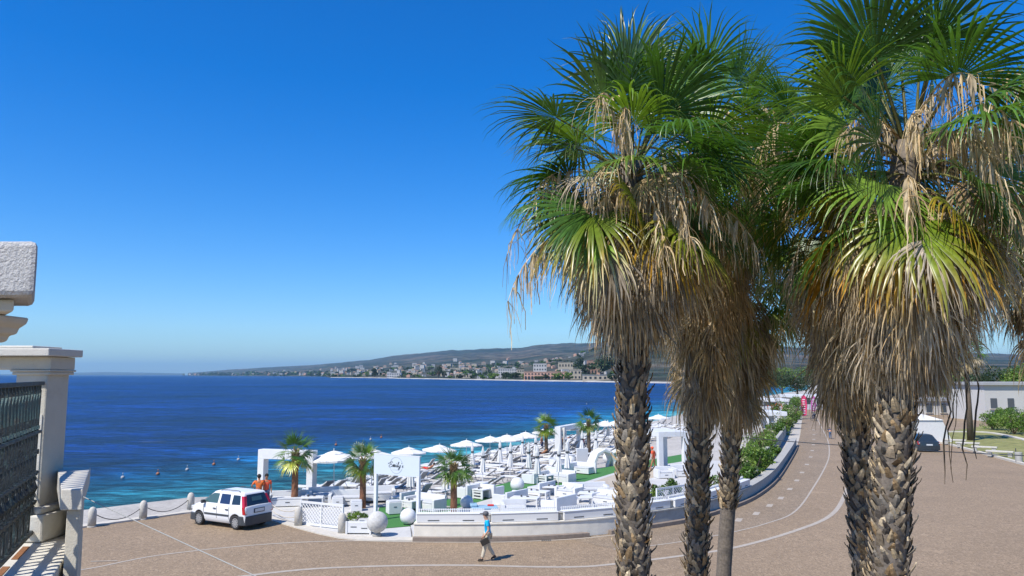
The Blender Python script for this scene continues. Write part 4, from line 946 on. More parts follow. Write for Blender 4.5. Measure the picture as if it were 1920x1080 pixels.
        for z_a, z_b in ((P['lamp'][0], P['lamp'][1]),):
            k0 = lambda z: (b0 + (r0 - b0) * (z - z0) / (zt - z0)) if z > z0 else b0
            ya = lambda z: (wb + (wt - wb) * (z - z0) / (zt - z0)) if z > z0 else hw * .985
            for za, zb_ in ((z_a, zb - .03), (zb - .03, z_b)):
                xa, xb = (k0(za) if za > z0 else P['tailx']), (k0(zb_) if zb_ > z0 else P['tailx'])
                pa, pb = ya(za) + .008, ya(zb_) + .008
                if za <= z0 + 0.001 and zb_ <= z0 + 0.02: pa = pb = hw * .985
                lw = .13
                tl.add([(xa - .015, s * (pa - lw), za), (xa - .015, s * pa, za), (xa + .14, s * pa, za), (xb - .015, s * (pb - lw), zb_), (xb - .015, s * pb, zb_), (xb + .14, s * pb, zb_), (xa + .05, s * (pa - lw), za), (xb + .05, s * (pb - lw), zb_)],
                       [(0, 1, 4, 3), (1, 2, 5, 4), (0, 3, 7, 6), (0, 6, 2, 1), (3, 4, 5, 7), (6, 7, 5, 2)])
        tl.build('tail_lamp', M['red_lens'], t)
        wlm = MB(); wlm.box((P['tailx'] - .018, s * (hw - .085), P['lamp'][0] + .13), (.012, .09, .07)); wlm.build('reversing_lamp', M['clear_lens'], t)
        hl = MB(); hl.box((L_ - .10, s * (hw * .72), zb - .26), (.20, .26, .17)); hl.build('headlight', M['clear_lens'], t, bevel=.03)
    # windscreens
    def endw(xb_, xt_, m2, v0, v1, k, s, nm):
        g = MB(); pts = []
        for v, sg in ((v0, -1), (v0, 1), (v1, 1), (v1, -1)):
            x = xb_ + (xt_ - xb_) * v; y = (wb + (wt - wb) * v) * k * sg; pts.append((x + s * .012, y, z0 + (zt - z0) * v))
        if s > 0: pts = pts[::-1]
        g.plate(pts, -.008); g.build(nm, M[m2], t)
    endw(b0, r0, 'glass', .10, .90, .80, -1, 'rear_window'); endw(b1, r1, 'glass', .06, .92, .80, 1, 'windscreen')
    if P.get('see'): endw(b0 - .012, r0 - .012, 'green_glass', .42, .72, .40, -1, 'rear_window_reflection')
    bm_ = MB()
    for x, s in ((P['tailx'] - .02, -1), (L_ - .02, 1)):
        pts = []; n = 12
        pr = [(x - s * .42, -hw - .012), (x - s * .18, -hw - .014), (x + s * .005, -hw * .93), (x + s * .05, -hw * .5), (x + s * .06, 0), (x + s * .05, hw * .5), (x + s * .005, hw * .93), (x - s * .18, hw + .014), (x - s * .42, hw + .012)]
        if s < 0: pr = pr[::-1]
        bm_.prism(pr, zs - .02, zs + (.37 if s < 0 else .30))
    bm_.build('bumper', M[bump], t, bevel=.03)
    pl = MB(); pl.box((P['tailx'] - .035, 0, P['plate']), (.02, .50, .12)); pl.build('number_plate', M['plate'], t, bevel=.004)
    pf = MB(); pf.box((P['tailx'] - .022, 0, P['plate']), (.02, .60, .19)); pf.build('plate_recess', M['dark_grey'], t, bevel=.02)
    for wx in P['wheels']:
        for s in (-1, 1): mkwheel(t, wx, s * (hw - .10), P['wr'])
    ub = MB(); ub.box((L_ / 2, 0, .34), (L_ - .5, W - .52, .22)); ub.build('underbody', M['black'], t)
    return t
panda = dict(L=3.54, W=1.60, belt=.98, sill=.22, roof=1.50, wr=.295, wheels=(.62, 2.92), cab_b=(.10, 3.02), cab_t=(.34, 2.20), cwb=.765, cwt=.60, tailx=.05, plate=.78, mid=1.78, strip=1.55, seams=(1.02, 1.78, 2.62),
             stations=[(.04, .90, .93), (.07, .98, .97), (.5, 1.0, 1.0), (1.5, 1.0, 1.0), (2.5, 1.0, 1.0), (2.85, .99, .99), (3.05, .95, .97), (3.3, .88, .93), (3.44, .80, .88), (3.52, .66, .83), (3.53, .4, .82)],
             windows=[('glass', [(.40, 1.05), (.92, 1.03), (.92, 1.42), (.50, 1.42)]), ('blue_glass', [(1.04, 1.03), (1.66, 1.03), (1.66, 1.43), (1.10, 1.43)]), ('green_glass', [(1.80, 1.03), (2.72, 1.03), (2.30, 1.35), (2.14, 1.43), (1.80, 1.43)])],
             handles=(1.15, 1.92), rails=True, lamp=(.66, 1.40), see=True)
a = G(443, 993); b = G(378, 984); dr = (b - a).normalized(); rgt = Vector((dr.y, -dr.x, 0)); org = a + rgt * .70 - dr * .62
car('small white five-door hatchback parked on the paving by the sea wall, seen from behind', org, math.atan2(dr.y, dr.x), panda)
sedan = dict(L=4.3, W=1.78, belt=.92, sill=.20, roof=1.40, wr=.32, wheels=(.85, 3.45), cab_b=(.35, 3.35), cab_t=(1.0, 2.45), cwb=.82, cwt=.60, tailx=.05, plate=.62, mid=2.1, strip=1.6, seams=(1.3, 2.2, 3.1),
             stations=[(.04, .82, .90), (.08, .90, .95), (.5, .94, 1.0), (1.5, .94, 1.0), (3.0, .94, 1.0), (3.5, .88, .99), (4.0, .78, .93), (4.2, .68, .86), (4.29, .5, .8)],
             windows=[('glass', [(.85, .98), (1.35, .97), (1.35, 1.30), (1.10, 1.30)]), ('glass', [(1.45, .97), (2.15, .97), (2.15, 1.33), (1.45, 1.33)]), ('glass', [(2.25, .97), (3.05, .97), (2.55, 1.28), (2.4, 1.33), (2.25, 1.33)])],
             handles=(1.5, 2.4), lamp=(.64, .84))
pc = G(1744, 848); car('dark saloon car parked before the white marquee, half behind the thick palm trunk', pc, R(80), sedan, paint='car_dark', bump='car_dark')
# ------------------------------------------------------------------ beach club
M['turf'] = mat('artificial_turf', (0.045, 0.17, 0.035), 0.9, 0.2, 25, 0.3, 120, world=True)
M['deck_tan'] = mat('tan_stone_deck', (0.42, 0.36, 0.28), 0.85, 0.12, 2, 0.2, 30, world=True)
def sheet(name, pxs, z, m_, th=0.08):
    mb = MB(); P = [G(x, y, z) for x, y in pxs]; mb.prism([(p.x, p.y) for p in P], z - th, z, None); return tag(mb.build(name, m_, tri=True), kind='structure')
sheet('club_deck', [(775, 1006), (905, 1008), (1081, 1002), (1159, 994), (1217, 985), (1288, 972), (1347, 954), (1395, 938), (1440, 897), (1462, 868), (1300, 862), (1160, 884), (1071, 911), (947, 927), (860, 952), (820, 966), (770, 985)], 0.02, M['white_deck'])
sheet('turf_strip', [(700, 992), (768, 986), (820, 967), (860, 953), (947, 927.5), (1071, 911.5), (1160, 884.5), (1300, 862.5), (1300, 848), (1160, 872), (1069, 888), (1000, 893), (934, 909), (817, 943), (760, 948), (712, 950)], 0.0, M['turf'])
sheet('entrance_deck', [(508, 973), (640, 1005), (772, 1011), (769, 987), (700, 993), (711, 951), (640, 940), (600, 934), (505, 942)], 0.02, M['white_deck'])
sheet('tan_walkway', [(1085, 912), (1160, 887), (1225, 877), (1245, 890), (1160, 912), (1110, 918)], 0.026, M['deck_tan'], 0.006)
# boundary wall with brown kerb
wl = EDGE_S[32:82]
for i0, i1, mm, lb in ((0, 19, 'wall_stone', 'low pale stone wall in front of the beach club deck'), (19, 50, 'concrete', 'low wall curving away beside the cycle path and hedge, coloured grey for its shaded face')):  # curving stretch gets grey concrete: shade on its face put into the colour
    ws = wl[i0:i1 + (1 if i0 == 0 else 0)]
    mb = MB(); strip(ws, -0.50, -0.04, -0.02, 0.62, mb); o = mb.build('boundary_wall', M[mm], bevel=0.02); tag(o, lb, 'wall')
    mb = MB(); strip(ws, -0.535, -0.005, 0.623, 0.69, mb); mb.build('coping', M[mm], o, bevel=0.01)
for a, b in ((0, 14), (15, 49)):
    mb = MB(); strip(wl[a:b], -0.037, 0.20, 0.0, 0.17, mb); tag(mb.build('kerb', M['kerb_brown'], bevel=0.012), kind='structure')
mb = MB(); strip(EDGE_S[22:33], -0.5, 0.12, -0.02, 0.05, mb); tag(mb.build('kerb_pale', M['kerb_pale']), kind='structure')
mb = MB(); strip(EDGE_S[3:19], -0.25, 0.30, -0.02, 0.07, mb); tag(mb.build('quay_kerb', M['kerb_pale']), kind='structure')
wl2 = EDGE_S[66:88]; mb = MB(); strip(wl2, -1.75, -1.45, -0.05, 0.95, mb); tag(mb.build('garden_wall', M['concrete'], bevel=0.03), 'low grey wall between the hedge and the curving boundary wall', 'wall')
# white planter boxes on the wall
pb = thing('planter_box', 'x', 'planter', (0, 0, 0), 0, 'white planter boxes along the wall')
w = MB(); w.box((0, 0, 0.17), (2.75, 0.34, 0.32)); w.box((0, 0, 0.345), (2.79, 0.38, 0.03)); w.build('box', M['white'], pb, bevel=0.008)
for sx in (-0.7, 0.7):
    w = MB(); w.box((sx, -0.172, 0.09), (0.46, 0.012, 0.035)); w.build('slot', M['dark_grey'], pb)
w = MB()
for k in range(30): w.box((-1.3 + k * 2.6 / 29, 0.20, 0.395), (0.04, 0.03, 0.21))
w.box((0, 0.222, 0.46), (2.7, 0.02, 0.04)); w.build('picket_rail', M['white'], pb)
LV = [0.0]
for a, b in zip(wl[:-1], wl[1:]): LV.append(LV[-1] + (b - a).length)
def along(s):
    for i in range(len(LV) - 1):
        if LV[i + 1] >= s: t = (s - LV[i]) / (LV[i + 1] - LV[i]); p = wl[i].lerp(wl[i + 1], t); d = (wl[i + 1] - wl[i]).normalized(); return p, d
    return wl[-1], (wl[-1] - wl[-2]).normalized()
for i in range(7):
    p, d = along(1.5 + i * 3.02); r_ = Vector((d.y, -d.x)); q_ = p - r_ * 0.27; c = pb if i == 0 else copy_tree(pb)
    c.location = (q_.x, q_.y, 0.692); c.rotation_euler = (0, 0, math.atan2(d.y, d.x)); c['label'] = '%s white planter box with picket rail on the wall, counted from the name board' % ORD[i]
for i in range(6):
    p, d = along(3.01 + i * 3.02); r_ = Vector((d.y, -d.x)); q_ = p - r_ * 0.27
    w = MB(); w.box((0, 0, 0.14), (0.16, 0.24, 0.26)); w.box((0, 0, 0.29), (0.20, 0.28, 0.04)); o = w.build('lamp_post', [M['concrete']], bevel=0.01); o.location = (q_.x, q_.y, 0.692); o.rotation_euler = (0, 0, math.atan2(d.y, d.x))
    o.name = 'wall_lamp'; tag(o, 'small grey square wall lamp in the %s gap between the white planter boxes' % ORD[i], 'lamp', 'wall lamps between the planter boxes')

# sun loungers
def lounger(ang=33):
    t = thing('sun_lounger', 'x', 'sun lounger', (0, 0, 0), 0, 'sun loungers in rows on the beach')
    w = MB()
    for s in (-1, 1): w.tube([(-1.0, s * .31, .31), (1.0, s * .31, .31)], .02, 6)
    w.tube([(-1.0, -.31, .31), (-1.0, .31, .31)], .02, 6); w.tube([(1.0, -.31, .31), (1.0, .31, .31)], .02, 6)
    w.build('frame', M['grey_frame'], t)
    for x in (-.75, .75):
        for s in (-1, 1): w = MB(); w.tube([(x, s * .31, .31), (x + (.08 if x > 0 else -.08), s * .32, 0)], .02, 6); w.build('leg', M['grey_frame'], t)
    w = MB(); w.box((-.42, 0, .35), (1.16, .60, .06)); w.build('seat_pad', M['sling_pale'], t, bevel=.02)
    b = MB(); b.M = Matrix.Translation((.16, 0, .35)) @ Matrix.Rotation(R(-ang), 4, 'Y'); b.box((.40, 0, .02), (.80, .60, .05)); b.build('backrest', M['sling_pale'], t, bevel=.015)
    b2 = MB(); b2.M = b.M; b2.box((.40, 0, -.02), (.80, .62, .025)); b2.build('back_panel', M['sling'], t)
    b3 = MB(); ca, sa = .16 + .55 * math.cos(R(ang)), .33 + .55 * math.sin(R(ang))
    for s in (-1, 1): b3.tube([(ca, s * .28, sa), (ca + .2, s * .29, .33)], .014, 6)
    b3.tube([(ca, -.28, sa), (ca, .28, sa)], .014, 6); b3.build('back_strut', M['grey_frame'], t); 
    return t
lpp = {33: lounger(33), 8: lounger(8), 52: lounger(52)}; used_ = set(); lps = []
U = Vector((0.43, 0.903)); V_ = Vector((-0.903, 0.43)); first = True
origin = Vector(G(786, 876, SEA).to_2d()); rs = random.Random(12); PAIRS = []
deckp = [(G(x, y, 0).x, G(x, y, 0).y) for x, y in [(560, 938), (712, 950), (760, 947), (817, 942), (934, 908), (1000, 892), (1069, 887), (1160, 871), (1300, 847)]]
def allowed(p):
    xs_ = [q[0] for q in deckp]; 
    yb = np.interp(p.x, xs_, [q[1] for q in deckp]); return p.y > yb + 0.9
cnt = 0
for row in range(6):
    k = 0
    for j in range(-14, 22):
        base = origin + V_ * (-(3.4 + row * 3.3)) + U * (j * 3.5 + rs.uniform(-.15, .15) + (row % 2) * .5)
        if base.x > 24 or base.x < -13.5: continue
        for s in (-1, 1):
            p = base + U * (s * 0.62) + V_ * rs.uniform(-.15, .15)
            ds = float(dist_poly([(p.x, p.y)], SHORE)[0][0])
            if not allowed(p) or ds < 1.6 or rs.random() < 0.10 or cnt > 292: continue
            ka = rs.choice((33, 33, 33, 8, 8, 52)); lp = lpp[ka]; c = lp if ka not in used_ else copy_tree(lp); used_.add(ka); cnt += 1
            c.location = (p.x, p.y, gz(p.x, p.y)); c.rotation_euler = (0, 0, math.atan2(-V_.y, -V_.x) + rs.uniform(-.20, .20))
            c['label'] = 'pale sun lounger, %s from the near end in the %s row from the sea' % (ordn(k), ORD[row]); k += 1; lps.append((c, row, j))
        if allowed(base) and rs.random() < .35: PAIRS.append((base, row, k))
stp = thing('side_table', 'x', 'side table', (0, 0, 0), 0, 'small white side tables among the loungers'); w = MB(); w.lathe([(.22, .42), (.24, .44), (.24, .46), (.0, .46)], n=16); w.build('table_top', M['white'], stp); w = MB(); w.lathe([(.14, 0), (.12, .02), (.025, .05), (.025, .42)], n=10); w.build('stem', M['grey_frame'], stp)
for i, (p, row, k) in enumerate(PAIRS):
    c = stp if i == 0 else copy_tree(stp); c.location = (p.x, p.y, gz(p.x, p.y)); c['label'] = 'small round table beside the %s lounger in the %s row from the sea' % (ordn(max(k - 1, 0)), ORD[row])
# parasols
def parasol_open():
    t = thing('parasol', 'x', 'parasol', (0, 0, 0), 0, 'open white parasols along the water'); w = MB(); w.tube([(0, 0, 0), (0, 0, 2.66)], .024, 8); w.build('pole', M['white'], t)
    def cano(r, z0, z1, hole=0.0):
        n = 8; vs = []; fs = []; m_ = 5
        for i in range(m_ + 1):
            u = i / m_; rr_ = hole + (r - hole) * u; z = z1 + (z0 - z1) * (u ** 1.25)
            for k in range(n * 2):
                a = 2 * math.pi * k / (n * 2); sc = 1.0 if k % 2 == 0 else 0.955; dz = 0 if k % 2 == 0 else -0.03 * u
                vs.append((rr_ * sc * math.cos(a), rr_ * sc * math.sin(a), z + dz))
        N = n * 2
        for i in range(m_):
            for k in range(N): fs.append((i * N + k, i * N + (k + 1) % N, (i + 1) * N + (k + 1) % N, (i + 1) * N + k))
        b = len(vs); 
        for k in range(N): x, y, z = vs[m_ * N + k]; vs.append((x, y, z - .10))
        for k in range(N): fs.append((m_ * N + k, m_ * N + (k + 1) % N, b + (k + 1) % N, b + k))
        return vs, fs
    w = MB(); w.add(*cano(1.38, 2.14, 2.42, .18)); c = w.build('canopy', M['fabric_white'], t); so = c.modifiers.new('s', 'SOLIDIFY'); so.thickness = .008
    w = MB(); w.add(*cano(.50, 2.41, 2.54, 0.01)); c = w.build('vent_cap', M['fabric_white'], t)
    w = MB()
    for k in range(8): a = math.pi / 4 * k; w.tube([(0, 0, 2.5), (1.30 * math.cos(a), 1.30 * math.sin(a), 2.12)], .009, 4)
    w.build('ribs', M['grey_frame'], t); w = MB(); w.lathe([(.26, 0), (.26, .06), (.05, .1), (.04, .3)], n=14); w.build('base', M['concrete'], t); return t
po = parasol_open()
OP = [(628, 857), (698, 853), (765, 847), (822, 842), (874, 833), (918, 825), (951, 822), (985, 817), (1022, 810), (1062, 804), (1100, 799), (1133, 795), (1165, 791), (1235, 783)]
for i, (x, y) in enumerate(OP):
    p = hit(x, y, 2.2); c = po if i == 0 else copy_tree(po); c.location = p; c.rotation_euler = (R(rs.uniform(-2, 2)), R(rs.uniform(-2, 2)), rs.uniform(0, 1)); c['label'] = '%s open white parasol from the left along the water' % ORD[i]
def parasol_shut():
    t = thing('parasol', 'x', 'parasol', (0, 0, 0), 0, 'folded white parasols among the loungers'); w = MB(); w.tube([(0, 0, 0), (0, 0, 2.6)], .024, 8); w.build('pole', M['white'], t)
    vs = []; fs = []; prof = [(.02, 2.58), (.07, 2.4), (.12, 2.15), (.10, 1.95), (.085, 1.85), (.14, 1.6), (.19, 1.25), (.22, .95)]; n = 16
    for r_, z in prof:
        for k in range(n): a = 2 * math.pi * k / n; q_ = r_ * (1.0 if k % 2 else .68); vs.append((q_ * math.cos(a), q_ * math.sin(a), z - (.06 if k % 2 and z < 1 else 0)))
    for i in range(len(prof) - 1):
        for k in range(n): fs.append((i * n + k, i * n + (k + 1) % n, (i + 1) * n + (k + 1) % n, (i + 1) * n + k))
    w = MB(); w.add(vs, fs); w.build('folded_canopy', M['fabric_white'], t); w = MB(); w.lathe([(.10, 1.84), (.115, 1.86), (.115, 1.94), (.10, 1.96)], n=14); w.build('strap', M['dark_grey'], t)
    w = MB(); w.lathe([(.26, 0), (.26, .06), (.05, .1), (.04, .3)], n=14); w.build('base', M['concrete'], t); return t
ps = parasol_shut()
CL = [(771, 853), (837, 856), (887, 831), (905, 838), (937, 825), (956, 830), (978, 815), (1004, 816), (1007, 836), (1046, 833), (1090, 808), (1116, 808), (1140, 788), (992, 830), (1064, 828)]
for i, (x, y) in enumerate(sorted(CL)):
    p = hit(x, y, 2.55); c = ps if i == 0 else copy_tree(ps); c.location = p; c.rotation_euler = (R(rs.uniform(-2, 2)), R(rs.uniform(-2, 2)), rs.uniform(0, 1)); c['label'] = '%s folded white parasol from the left among the loungers' % ORD[i]
# sunbathers
for i, (c, row, j) in enumerate([l for l in lps if l[1] in (1, 3, 4)][7::19][:5]):
    base = c.location; q_ = person('sunbather in dark swimwear lying on a lounger, %s from the left' % ORD[i], base, c.rotation_euler.z - math.pi / 2,
        dict(pelvis=(0, .02, .46), waist=(0, .16, .50), chest=(0, .36, .62), neck=(0, .50, .74), head=(0, .62, .86), lsh=(-.19, .42, .66), rsh=(.19, .42, .66), lel=(-.27, .2, .52), rel=(.27, .2, .52), lwr=(-.26, -.02, .46), rwr=(.26, -.02, .46), lhip=(-.09, -.02, .45), rhip=(.09, -.02, .45), lkn=(-.1, -.42, .47), rkn=(.1, -.40, .56), lan=(-.1, -.82, .43), ran=(.1, -.72, .43), ltoe=(-.1, -.86, .56), rtoe=(.1, -.86, .46)),
        None, 'navy' if i % 2 else 'red', None, skin='skin_tan', shorts=True, group='sunbathers on the loungers')

# white lounge furniture
ANG = R(53.6)
def sofa(label, p, rz, w_=1.7, d_=.8, arms=(1, 1), group='white lounge sofas of the beach club', name='lounge_sofa', cat='sofa', back=.68):
    t = thing(name, label, cat, p, rz, group); b = MB(); b.box((0, 0, .18), (w_, d_, .30)); b.build('seat_base', M['white'], t, bevel=.015)
    b = MB(); b.box((0, d_ / 2 + .07, back / 2 + .01), (w_ + .16 * sum(arms), .14, back)); b.build('backrest', M['white'], t, bevel=.015)
    for k, s in enumerate((-1, 1)):
        if arms[k]: b = MB(); b.box((s * (w_ / 2 + .085), -.005, .28), (.16, d_ - .01, .54)); b.build('armrest', M['white'], t, bevel=.015)
    b = MB(); b.box((0, -.01, .385), (w_ - .03, d_ - .06, .10)); b.build('cushion', M['cushion_grey'], t, bevel=.03)
    b = MB(); b.box((0, -d_ / 2 - .006, .22), (.22, .012, .035)); b.build('slot', M['dark_grey'], t); return t
def table(label, p, rz, w_=1.5, d_=.75, h=.5, group='white tables of the beach club'):
    t = thing('coffee_table', label, 'table', p, rz, group); b = MB(); b.box((0, 0, h - .03), (w_, d_, .06)); b.build('table_top', M['white'], t, bevel=.01)
    for s in (-1, 1):
        b = MB(); x = s * (w_ / 2 - .04)
        b.box((x, -d_ / 2 + .07, (h - .06) / 2), (.06, .13, h - .062)); b.box((x, d_ / 2 - .07, (h - .06) / 2), (.06, .13, h - .062))
        for z in (.06, .22, .37): b.box((x, 0, z), (.056, d_ - .27, .07))
        b.build('leg_panel', M['white'], t)
    b = MB(); b.box((.1, .1, h + .02), (.12, .12, .04)); b.lathe([(.03, 0), (.05, .02), (.05, .06), (.03, .1)], (-.2, 0, h), 10); b.build('ashtray', M['dark_grey'], t); return t
def cube_seat(label, p, rz, s=.55, h=.45):
    b = MB(); b.box((0, 0, h / 2), (s, s, h)); o = b.build('cube_stool', M['white'], bevel=.02); o.location = p; o.rotation_euler = (0, 0, rz); tag(o, label, 'stool', 'white cube stools')
    sl = MB(); sl.box((0, -s / 2 - .004, h * .6), (.14, .012, .035)); sl.build('slot', M['dark_grey'], o); c = MB(); c.box((0, 0, h + .02), (s - .04, s - .04, .05)); c.build('cushion', M['cushion_grey'], o, bevel=.02)
def GP(x, y, z=0.025): return G(x, y, z)
TP = R(53.6)
S_ = [('white sofa on the turf behind the right post of the name board', 795, 954, TP - 1.57, 1.7, (1, 1)), ('white armless sofa left of the globe behind the name board', 757, 945, TP + 3.14, 1.3, (1, 0)),
      ('white corner sofa beside the orange-brown palm trunk, turf side', 882, 930, TP + 3.14, 1.5, (1, 1)), ('white armchair facing the corner sofa on the turf strip', 922, 930, TP + 1.57, .8, (1, 1)),
      ('white sofa on the turf just right of the middle globe', 1002, 904, TP + 3.14, 1.3, (1, 1)), ('long white sofa on the turf, second right of the middle globe', 1046, 903, TP - 1.57, 1.7, (1, 1)),
      ('white sofa at the upper end of the turf, left of the face planter', 1052, 888, TP + 3.14, 2.0, (1, 1)), ('white sofa below the face planter on the turf', 1090, 887, TP - 1.57, 1.6, (1, 0)),
      ('low wedge-armed sofa on the deck behind the walking man', 966, 966, 0.1, 1.0, (1, 0)), ('white sofa on the deck left of the first slatted table', 955, 944, TP + 3.14, 1.5, (1, 1)),
      ('white sofa in the middle of the deck between the two slatted tables', 1012, 926, TP + 3.14, 1.4, (1, 0)), ('white box armchair on the deck by the tan walkway', 1066, 932, TP - 1.57, 1.0, (1, 1)),
      ('sloping white sofa on the deck nearest the planter boxes', 1046, 955, TP + 3.14, 1.5, (1, 1)), ('long white sofa on the deck left of the left palm trunk, far side', 1104, 930, .15, 1.8, (1, 1)),
      ('white sofa touching the left palm trunk on the near side of the deck', 1142, 947, TP - 1.57, 1.5, (1, 1)), ('white sofa by the near portal, against the beach', 612, 940, 0.3, 1.5, (1, 1)),
      ('second white sofa by the near portal, left of the palm beside the name board', 652, 946, 0.15, 1.6, (1, 0)), ('white sofa between the young palm and the name board', 706, 938, 0.2, 1.6, (1, 1)), ('white sofa left of the near portal behind the ropes', 540, 948, 0.2, 1.7, (1, 1))]
for lb, x, y, rz, w_, ar in S_: sofa(lb, GP(x, y), rz, w_, .8, ar)
for lb, x, y, rz, w_ in [('slatted white table on the deck, nearest the walking man', 985, 951, TP - 1.2, 1.4), ('slatted white table on the deck, second from the walking man', 1003, 938, TP - 1.3, 1.5), ('slatted white table at the middle of the deck', 1036, 929, TP - 1.2, 1.4), ('slatted white table by the left palm trunk', 1112, 942, TP - 1.2, 1.5), ('white table with glass dish on the deck behind the planter boxes', 1082, 950, .1, 1.5),
                         ('low white table on the turf between sofas right of the middle globe', 1022, 906, TP, .8), ('white table by the near portal among the sofas', 585, 950, .2, 1.1), ('low white table on the turf between corner sofa and armchair', 902, 934, TP, .7), ('white table on the turf under the name board', 772, 957, TP, .8)]:
    table(lb, GP(x, y), rz, w_)
cube_seat('white cube stool on the turf left of the globe under the name board', GP(738, 962), .4, .62, .55); cube_seat('white cube stool by the sofa at the near portal', GP(633, 950), .2)
cube_seat('white cube stool left of the palm beside the name board', GP(668, 957), .2); cube_seat('white cube stool on the deck beside the left palm trunk', GP(1130, 925), .6)
# blue-grey day bed with folded towel
t = thing('day_bed', 'blue-grey padded day bed on the deck behind the walking man', 'day bed', GP(908, 964), .12); b = MB(); b.box((0, 0, .14), (1.25, .8, .22)); b.build('base', M['white'], t, bevel=.02)
b = MB(); b.box((0, 0, .31), (1.25, .78, .12)); b.build('mattress', M['blue_grey'], t, bevel=.04); b = MB(); b.box((-.5, .05, .43), (.34, .6, .14)); b.build('pillow', M['blue_grey'], t, bevel=.05)
b = MB(); b.box((.3, .1, .40), (.3, .24, .06)); o = b.build('folded_towel', M['red'], bevel=.02); o.location = GP(908, 964); tag(o, 'small red folded towel on the blue-grey day bed', 'towel')
# globes
for lb, x, y, r_ in [('white globe lamp on the turf in front of the name board', 765, 983, .36), ('white globe lamp beside the orange-brown palm trunk', 875, 953.5, .33), ('white globe lamp on the turf at the middle of the strip', 970, 921, .40), ('white globe lamp near the big white pod chairs by the left palm', 1140, 868, .40)]:
    p = G(x, y, 0); b = MB(); b.ball((0, 0, r_ * .95), r_, 28, 18); o = b.build('globe_lamp', M['white'], smooth=True); o.location = p; tag(o, lb, 'lamp', 'white globe lamps')
    b = MB(); b.lathe([(r_ * .5, 0), (r_ * .5, .05), (r_ * .4, .06)], n=18); b.build('base', M['dark_grey'], o)
t = thing('stone_ball', 'large grey stone ball on a short foot left of the name board', 'stone ball', G(707, 1004, .05)); b = MB(); b.lathe([(.20, 0), (.20, .06), (.13, .10), (.13, .16)], n=18); b.build('foot', M['concrete'], t)
b = MB(); b.ball((0, 0, .54), .43, 28, 18); b.build('ball', mat('mottled_stone', (.5, .49, .46), .9, .15, 10, .8, 30, dirt=(.3, .29, .27), dscale=4), t, smooth=True)
# face planter and other white sculptures
p = hit(1071, 878); t = thing('face_planter', 'white sculpted head planter with closed eyes among the white furniture', 'planter', p, R(-12)); b = MB(); n, m_ = 28, 20; vs = []; fs = []
for i in range(m_ + 1):
    v = i / m_; z = .95 * v; r_ = .36 * (math.sin(math.pi * (0.20 + .62 * v)) ** .6)
    for k in range(n):
        a = 2 * math.pi * k / n; x, y = math.cos(a), math.sin(a); f = max(0, -y); ra = r_ * (1 + .10 * f)
        g = lambda u, w, s: math.exp(-((x - u) / s) ** 2 - ((v - w) / (s * .45)) ** 2)
        if y < 0: ra += .10 * math.exp(-(x / .13) ** 2 - ((v - .46) / .13) ** 2) - .05 * (math.exp(-((abs(x) - .38) / .2) ** 2 - ((v - .58) / .06) ** 2)) + .035 * (math.exp(-((abs(x) - .38) / .14) ** 2 - ((v - .56) / .03) ** 2)) + .05 * math.exp(-(x / .22) ** 2 - ((v - .28) / .035) ** 2)
        vs.append((ra * x, ra * y * 1.05, z))
for i in range(m_):
    for k in range(n): fs.append((i * n + k, i * n + (k + 1) % n, (i + 1) * n + (k + 1) % n, (i + 1) * n + k))
fs.append(tuple(range(n))); fs.append(tuple(m_ * n + k for k in reversed(range(n)))); b.add(vs, fs); b.build('head', M['white'], t, smooth=True)
b = MB(); b.lathe([(.30, .951), (.33, .97), (.33, 1.0), (.28, 1.0)], n=24); b.build('rim', M['white'], t)
def obj1(name, label, cat, p, rz, m_, f, bevel=.02, smooth=False, group=None):
    b = MB(); f(b); o = b.build(name, M[m_], bevel=bevel, smooth=smooth); o.location = p; o.rotation_euler = (0, 0, rz); return tag(o, label, cat, group)
obj1('drum_planter', 'wide white drum planter left of the face planter', 'planter', hit(1046, 880), 0, 'white', lambda b: b.lathe([(.62, 0), (.70, .8), (.72, .84), (.66, .84), (.64, .7)], n=28), 0)
obj1('wind_screen', 'tall white square panel right of the face planter', 'panel', hit(1092, 876), R(20), 'white', lambda b: b.box((0, 0, .7), (.95, .10, 1.4)))
def pod(b):
    prof = [(-.75, 0), (-.55, 0), (-.15, .95), (.35, 1.25), (.9, 1.05), (1.15, .55), (1.25, 0), (1.45, 0), (1.36, .62), (1.05, 1.22), (.4, 1.48), (-.25, 1.2), (-.75, .2)]
    b.add([(x, -.5, z) for x, z in prof] + [(x, .5, z) for x, z in prof], [tuple(range(13)), tuple(reversed(range(13, 26)))] + [(i, (i + 1) % 13, 13 + (i + 1) % 13, 13 + i) for i in range(13)])
obj1('pod_chair', 'large curved white arch lounge chair left of the left palm trunk', 'chair', hit(1120, 880), R(25), 'white', pod, .04, group='curved white arch chairs')
obj1('pod_chair', 'second large curved white arch lounge chair, partly behind the left palm trunk', 'chair', hit(1158, 876), R(-30), 'white', pod, .04, group='curved white arch chairs')
obj1('totem_lamp', 'slim stacked white totem lamp behind the face planter', 'lamp', hit(1065, 858), 0, 'white', lambda b: b.lathe([(.22, 0), (.16, .3), (.2, .4), (.14, .7), (.18, .8), (.10, 1.2), (.14, 1.3), (.02, 1.6)], n=16), 0, True)
